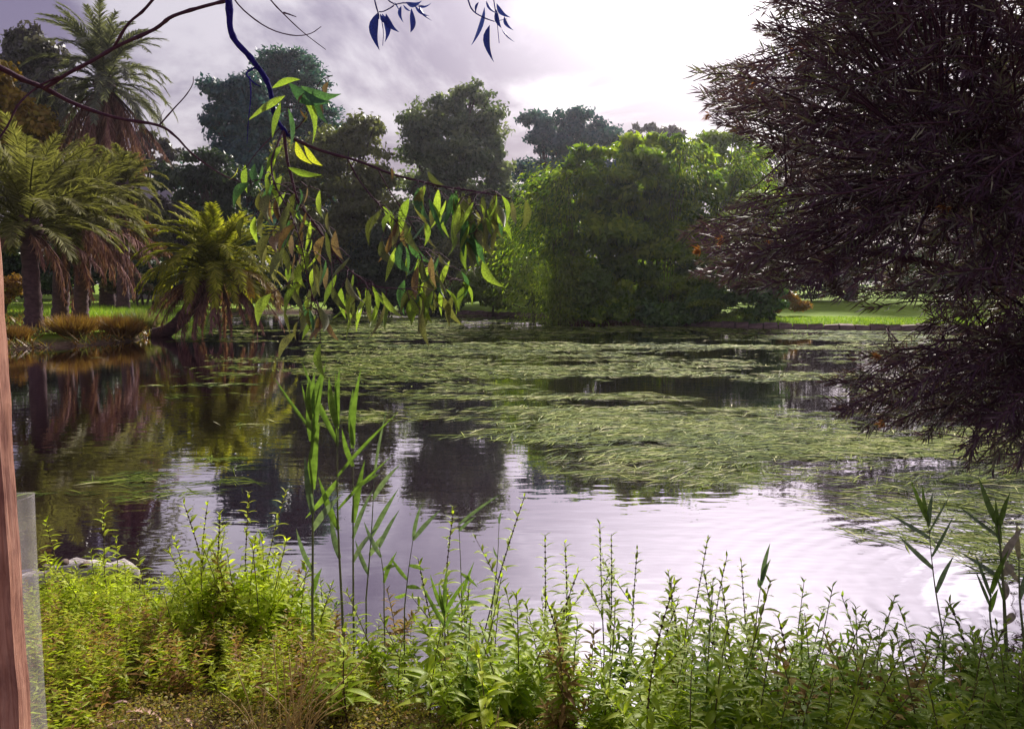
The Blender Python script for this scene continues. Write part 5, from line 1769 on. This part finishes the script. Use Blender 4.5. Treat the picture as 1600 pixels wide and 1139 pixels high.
reed('tall pale reed at the right edge with dry curled leaves', (1572, 1010, 3.3), (1560, 820, 3.3),
     [(.98, -26, -80, 0, 1.3, 0), (.97, 10, -62, 0, 1.1, 0), (.9, -66, -50, 1, .8, 1), (.85, -10, -72, 0, 1.4, 0), (.7, 26, -60, 1, 1.6, 2), (.6, 34, -20, 3, 1.8, 2), (.55, -56, -46, 1, 1.1, 1), (.4, 36, -40, 3, 1.7, 2), (.2, 30, -20, 3, 1.7, 2), (.35, -24, -60, 0, 1.0, 0)], 7)
reed('green reed shoot low at the right edge beside the pale reed', (1552, 1000, 3.3), (1548, 925, 3.3),
     [(.98, 12, -80, 0, 1.2, 0), (.9, -40, -80, 0, .9, 1), (.7, -22, -60, 0, 1.1, 1), (.6, 8, -40, 0, 1.2, 0)], 4)
reed('pale thin reed in the water near the right edge', (1600, 1000, 3.6), (1592, 870, 3.6), [(.98, -10, -60, 0, 1.2, 2), (.7, -30, -50, 1, 1.2, 2), (.5, 20, -60, 0, 1.2, 1)], 5)

# low mat of creeping plants on the trodden patch
G_MAT = leafmat('mat_leaf', [(0.08, 0.06, 0.02), (0.15, 0.14, 0.03), (0.23, 0.20, 0.05), (0.26, 0.15, 0.07)], trans=.35, spec=.08)


def mat_plants():
    n = 110000
    x, y = rng.uniform(-2.2, 1.6, n), rng.uniform(1.75, 3.75, n)
    sd = pond_sd(x, y)
    d = fbm(x*2.2, y*2.2, 61, 4)
    keep = (sd > 0.02) & (rng.random(n) < np.clip((d-.28)*3.2, .05, 1))
    x, y, d = x[keep], y[keep], d[keep]
    m = len(x)
    h = np.clip((d-.28)*.34, .006, .14)*rng.uniform(.1, 1.15, m)
    P = np.stack([x, y, ground_h(x, y)+h+.003], 1)
    o = link('creeping_groundcover', inst_mesh('creeping_groundcover', RHOMB, rand_dirs(m)*np.array([1, 1, .6]), rand_dirs(m)+np.array([0, 0, .8]), rng.uniform(.010, .024, m), rng.uniform(.005, .011, m), P, G_MAT))
    tag(o, 'low brownish green creeping plants on the near bank', 'groundcover', None, 'stuff')
    # yellow fine-leaved short stems at the left
    n = 1900
    x, y = rng.uniform(-2.6, -0.25, n), rng.uniform(2.15, 4.35, n)
    px, py = to_px(x, y, .38+0*x)
    keep = (pond_sd(x, y) > -.1) & (px > 40) & (px < 590) & ((py < 1040+40*fbm(px*.02, py*.02, 73, 2)) | (px < 175))
    x, y = x[keep], y[keep]
    P, D, L, Rr = [], [], [], []
    for xx, yy in zip(x, y):
        H = rng.uniform(.10, .34)*float(np.clip((yy-2.0)/1.3, .45, 1))
        k = int(H/.016)+3
        f = (np.arange(k)+.5)/k
        ln = rng.normal(0, .25, 2)
        p = np.stack([xx+ln[0]*f*H, yy+ln[1]*f*H, max(gh(xx, yy), 0)+f*H], 1)
        dry = rng.random() < .28
        for sgn in (0, PI):
            az = np.arange(k)*PI/2+sgn+rng.normal(0, .4, k)
            el = rng.uniform(.0, .9, k)
            D.append(np.stack([np.cos(az)*np.cos(el), np.sin(az)*np.cos(el), np.sin(el)], 1))
            P.append(p)
            L.append(np.interp(f, [0, .5, 1], [.045, .05, .022])*rng.uniform(.7, 1.25, k))
            Rr.append(np.clip((.8 if dry else .25)+rng.normal(0, .16, k), 0, .999))
    P, D, L, Rr = map(np.concatenate, (P, D, L, Rr))
    m = len(P)
    mt = leafmat('under_leaf', [(0.19, 0.25, 0.015), (0.30, 0.36, 0.025), (0.30, 0.30, 0.035), (0.27, 0.17, 0.05), (0.22, 0.11, 0.05)], trans=.45, spec=.1)
    o = link('undergrowth', inst_mesh('undergrowth', W_LEAF4, D, np.array([0, 0, 1.0])+rng.normal(0, .25, (m, 3)), L, L*1.25, P, mt, Rr))
    tag(o, 'fine yellow green undergrowth below the lime weeds', 'undergrowth', None, 'stuff')


mat_plants()


def dry_grass(label, px, py, n, h, fan, seed):
    p = pw(px, py, .40)
    p.z = gh(p.x, p.y)
    e = empty('dry_grass_tuft', p, label, 'grass tuft', 'dry grass on the near bank')
    r = random.Random(seed)
    for i in range(n):
        a = Vector((r.uniform(-.05, .05), r.uniform(-.04, .04), 0))
        d = Vector((r.gauss(fan, .22), r.gauss(0, .25), 1)).normalized()*h*r.uniform(.5, 1.15)
        q = a+d
        pth = curve([a, a+d*.5+Vector((0, 0, .02)), q+Vector((d.x*.15, 0, -.02))], 6)
        MB().tube(pth, [.0026, .0024, .0021, .0018, .0026, .0008], 4).build('stalk', G_STRAW, e)


dry_grass('tuft of dry straw grass fanning right on the bare patch', 455, 1115, 26, .42, .28, 3)
dry_grass('small thin tuft of straw grass left of the fanning one', 412, 1120, 12, .30, 0, 4)
dry_grass('few straw stalks under the weeds at the bottom right of centre', 760, 1120, 8, .26, .1, 5)


def fallen(label, px, py, ln, wd, az, curl, mat, name='fallen_leaf', cat='leaf'):
    p = pw(px, py, .42)
    p.z = gh(p.x, p.y)+.075
    bv, bf = strip([.12*wd, .8*wd, 1.0*wd, .8*wd, .5*wd, .02], curl, .6, .05)
    o = link(name, mesh_np(name, bv, bf, mat, np.full(len(bf), .5), smooth=True), None, p, (random.uniform(-.15, .15), -.12, az), ln)
    tag(o, label, cat, 'fallen bark and leaves on the bare patch')


G_BARKCURL = leafmat('fallen_bark', [(0.36, 0.20, 0.15), (0.50, 0.32, 0.25), (0.44, 0.27, 0.20)], trans=.1, rough=.7)
fallen('broad pinkish curl of fallen bark on the bare patch', 192, 1088, .16, .13, .05, .7, G_BARKCURL, 'bark_curl', 'bark')
fallen('narrow pinkish bark strip pointing down left from the broad curl', 158, 1116, .13, .06, .6, .3, G_BARKCURL, 'bark_strip', 'bark')
fallen('pale dry leaf above the broad bark curl', 176, 1072, .07, .13, .3, .5, G_BARKCURL)
fallen('small pale dry leaf right of the bark curl', 286, 1092, .06, .15, -.6, .5, G_BARKCURL)
fallen('reddish dry leaf at the bottom of the bare patch', 300, 1128, .08, .15, .2, .5, E_BROWN)
fallen('pale dry leaf by the straw tuft', 450, 1108, .06, .16, .1, .6, G_BARKCURL)

# bleached log at the water's edge, left


def log():
    a, b = pix(20, 905, 4.75), pix(190, 850, 5.0)
    a.z, b.z = .10, .13
    e = empty('bleached_log', ((a+b)/2).to_tuple(), 'pale bleached log lying at the water edge behind the tree guard', 'log')
    o = e.location
    MB().tube([p-o for p in curve([a-Vector((.5, .05, .02)), a, (a+b)/2+Vector((0, 0, .05)), b, b+Vector((.05, .02, -.05))], 16)], [.08, .085, .10, .088, .095, .11, .093, .085, .10, .085, .08, .095, .08, .07, .075, .045], 12, jitter=.16).build('trunk', M_LOG, e)
    for px, py in ((96, 882), (128, 886), (66, 890)):
        c = pix(px, py, 4.72)
        MB().tube([c-o+Vector((0, .05, 0)), c-o+Vector((0, -.01, .01))], [.022, .014], 8).build('knot', M_BARK, e)


log()

# timber stake with plastic tree guard, left edge


def stake_guard():
    Y = 1.75
    p = pix(15, 900, Y)
    z0 = gh(p.x, Y)
    e = empty('timber_stake', (p.x-.012, Y, z0), 'reddish timber stake standing at the left edge', 'stake')
    mb = MB()
    ns = 40
    w = .052
    ch = .004
    for i in range(ns):
        z = -.2+2.6*i/(ns-1)
        jx, jy = random.uniform(-.0022, .0022), random.uniform(-.0022, .0022)
        for x, y in ((-w/2, -w/2+ch), (-w/2+ch, -w/2), (w/2-ch, -w/2), (w/2, -w/2+ch), (w/2, w/2-ch), (w/2-ch, w/2), (-w/2+ch, w/2), (-w/2, w/2-ch)):
            mb.v.append(Vector((x+jx, y+jy, z)))
        if i:
            b = 8*(i-1)
            for k in range(8):
                mb.f.append((b+k, b+(k+1) % 8, b+8+(k+1) % 8, b+8+k))
    mb.f.append(tuple(8*(ns-1)+k for k in range(8)))
    mb.build('post', M_TIMBER, e, False)
    m, nt, out = mat_base('guard_plastic')
    L = nt.links.new
    tr = nt.nodes.new('ShaderNodeBsdfTransparent')
    tr.inputs[0].default_value = (.93, .92, .93, 1)
    ps = nt.nodes.new('ShaderNodeBsdfPrincipled')
    ps.inputs['Base Color'].default_value = (.62, .58, .62, 1)
    ps.inputs['Roughness'].default_value = .3
    tl = nt.nodes.new('ShaderNodeBsdfTranslucent')
    tl.inputs[0].default_value = (.7, .68, .66, 1)
    m1 = nt.nodes.new('ShaderNodeMixShader')
    m1.inputs[0].default_value = .5
    L(ps.outputs[0], m1.inputs[1])
    L(tl.outputs[0], m1.inputs[2])
    tc = nt.nodes.new('ShaderNodeTexCoord')
    nz = nt.nodes.new('ShaderNodeTexNoise')
    nz.inputs['Scale'].default_value = 9
    nz.inputs['Detail'].default_value = 5
    L(tc.outputs['Object'], nz.inputs['Vector'])
    mr = nt.nodes.new('ShaderNodeMapRange')
    mr.inputs[1].default_value, mr.inputs[2].default_value = .3, .7
    mr.inputs[3].default_value, mr.inputs[4].default_value = .10, .20
    L(nz.outputs[0], mr.inputs[0])
    mx = nt.nodes.new('ShaderNodeMixShader')
    L(mr.outputs[0], mx.inputs[0])
    L(tr.outputs[0], mx.inputs[1])
    L(m1.outputs[0], mx.inputs[2])
    L(mx.outputs[0], out.inputs[0])
    Yg = 1.83
    q = pix(66, 784, Yg)
    rad = .115
    cx = q.x-rad-.047
    zg = gh(cx, Yg)
    g = empty('tree_guard', (cx, Yg+.02, zg), 'translucent plastic tree guard sleeve beside the timber stake', 'tree guard')
    V, F = [], []
    K, H = 40, q.z-zg
    for i in range(8):
        for k in range(K):
            a = 2*PI*k/K
            rr = rad*(1+.05*math.cos(3*a)+.01*random.uniform(-1, 1))*(1+.02*math.sin(i))
            V.append((math.cos(a)*rr, math.sin(a)*rr*.8, -.02+(H+.02)*i/7+(.008*math.cos(2*a) if i == 7 else 0)))
    for i in range(7):
        for k in range(K):
            F.append((i*K+k, i*K+(k+1) % K, (i+1)*K+(k+1) % K, (i+1)*K+k))
    sl = link('sleeve', mesh_np('sleeve', np.array(V), np.array(F), m, smooth=True), g)
    rim = MB()
    pts = [Vector(v) for v in V[-K:]]
    rim.tube(pts+[pts[0], pts[1]], .0016, 5, cap=False)
    rim.build('rim', m, g)


stake_guard()

# ------------------------------------------------------------------ haze


def haze():
    m, nt, out = mat_base('haze')
    v = nt.nodes.new('ShaderNodeVolumePrincipled')
    v.inputs['Color'].default_value = (0.86, 0.84, 1.0, 1)
    v.inputs['Density'].default_value = 0.00026
    v.inputs['Anisotropy'].default_value = 0.8
    nt.links.new(v.outputs[0], out.inputs['Volume'])
    mb = MB().box((0, 170, 16), (640, 520, 40))
    o = mb.build('haze', m, None, False)
    tag(o, 'thin lavender haze in the air over the pond', None, None, 'stuff')


haze()
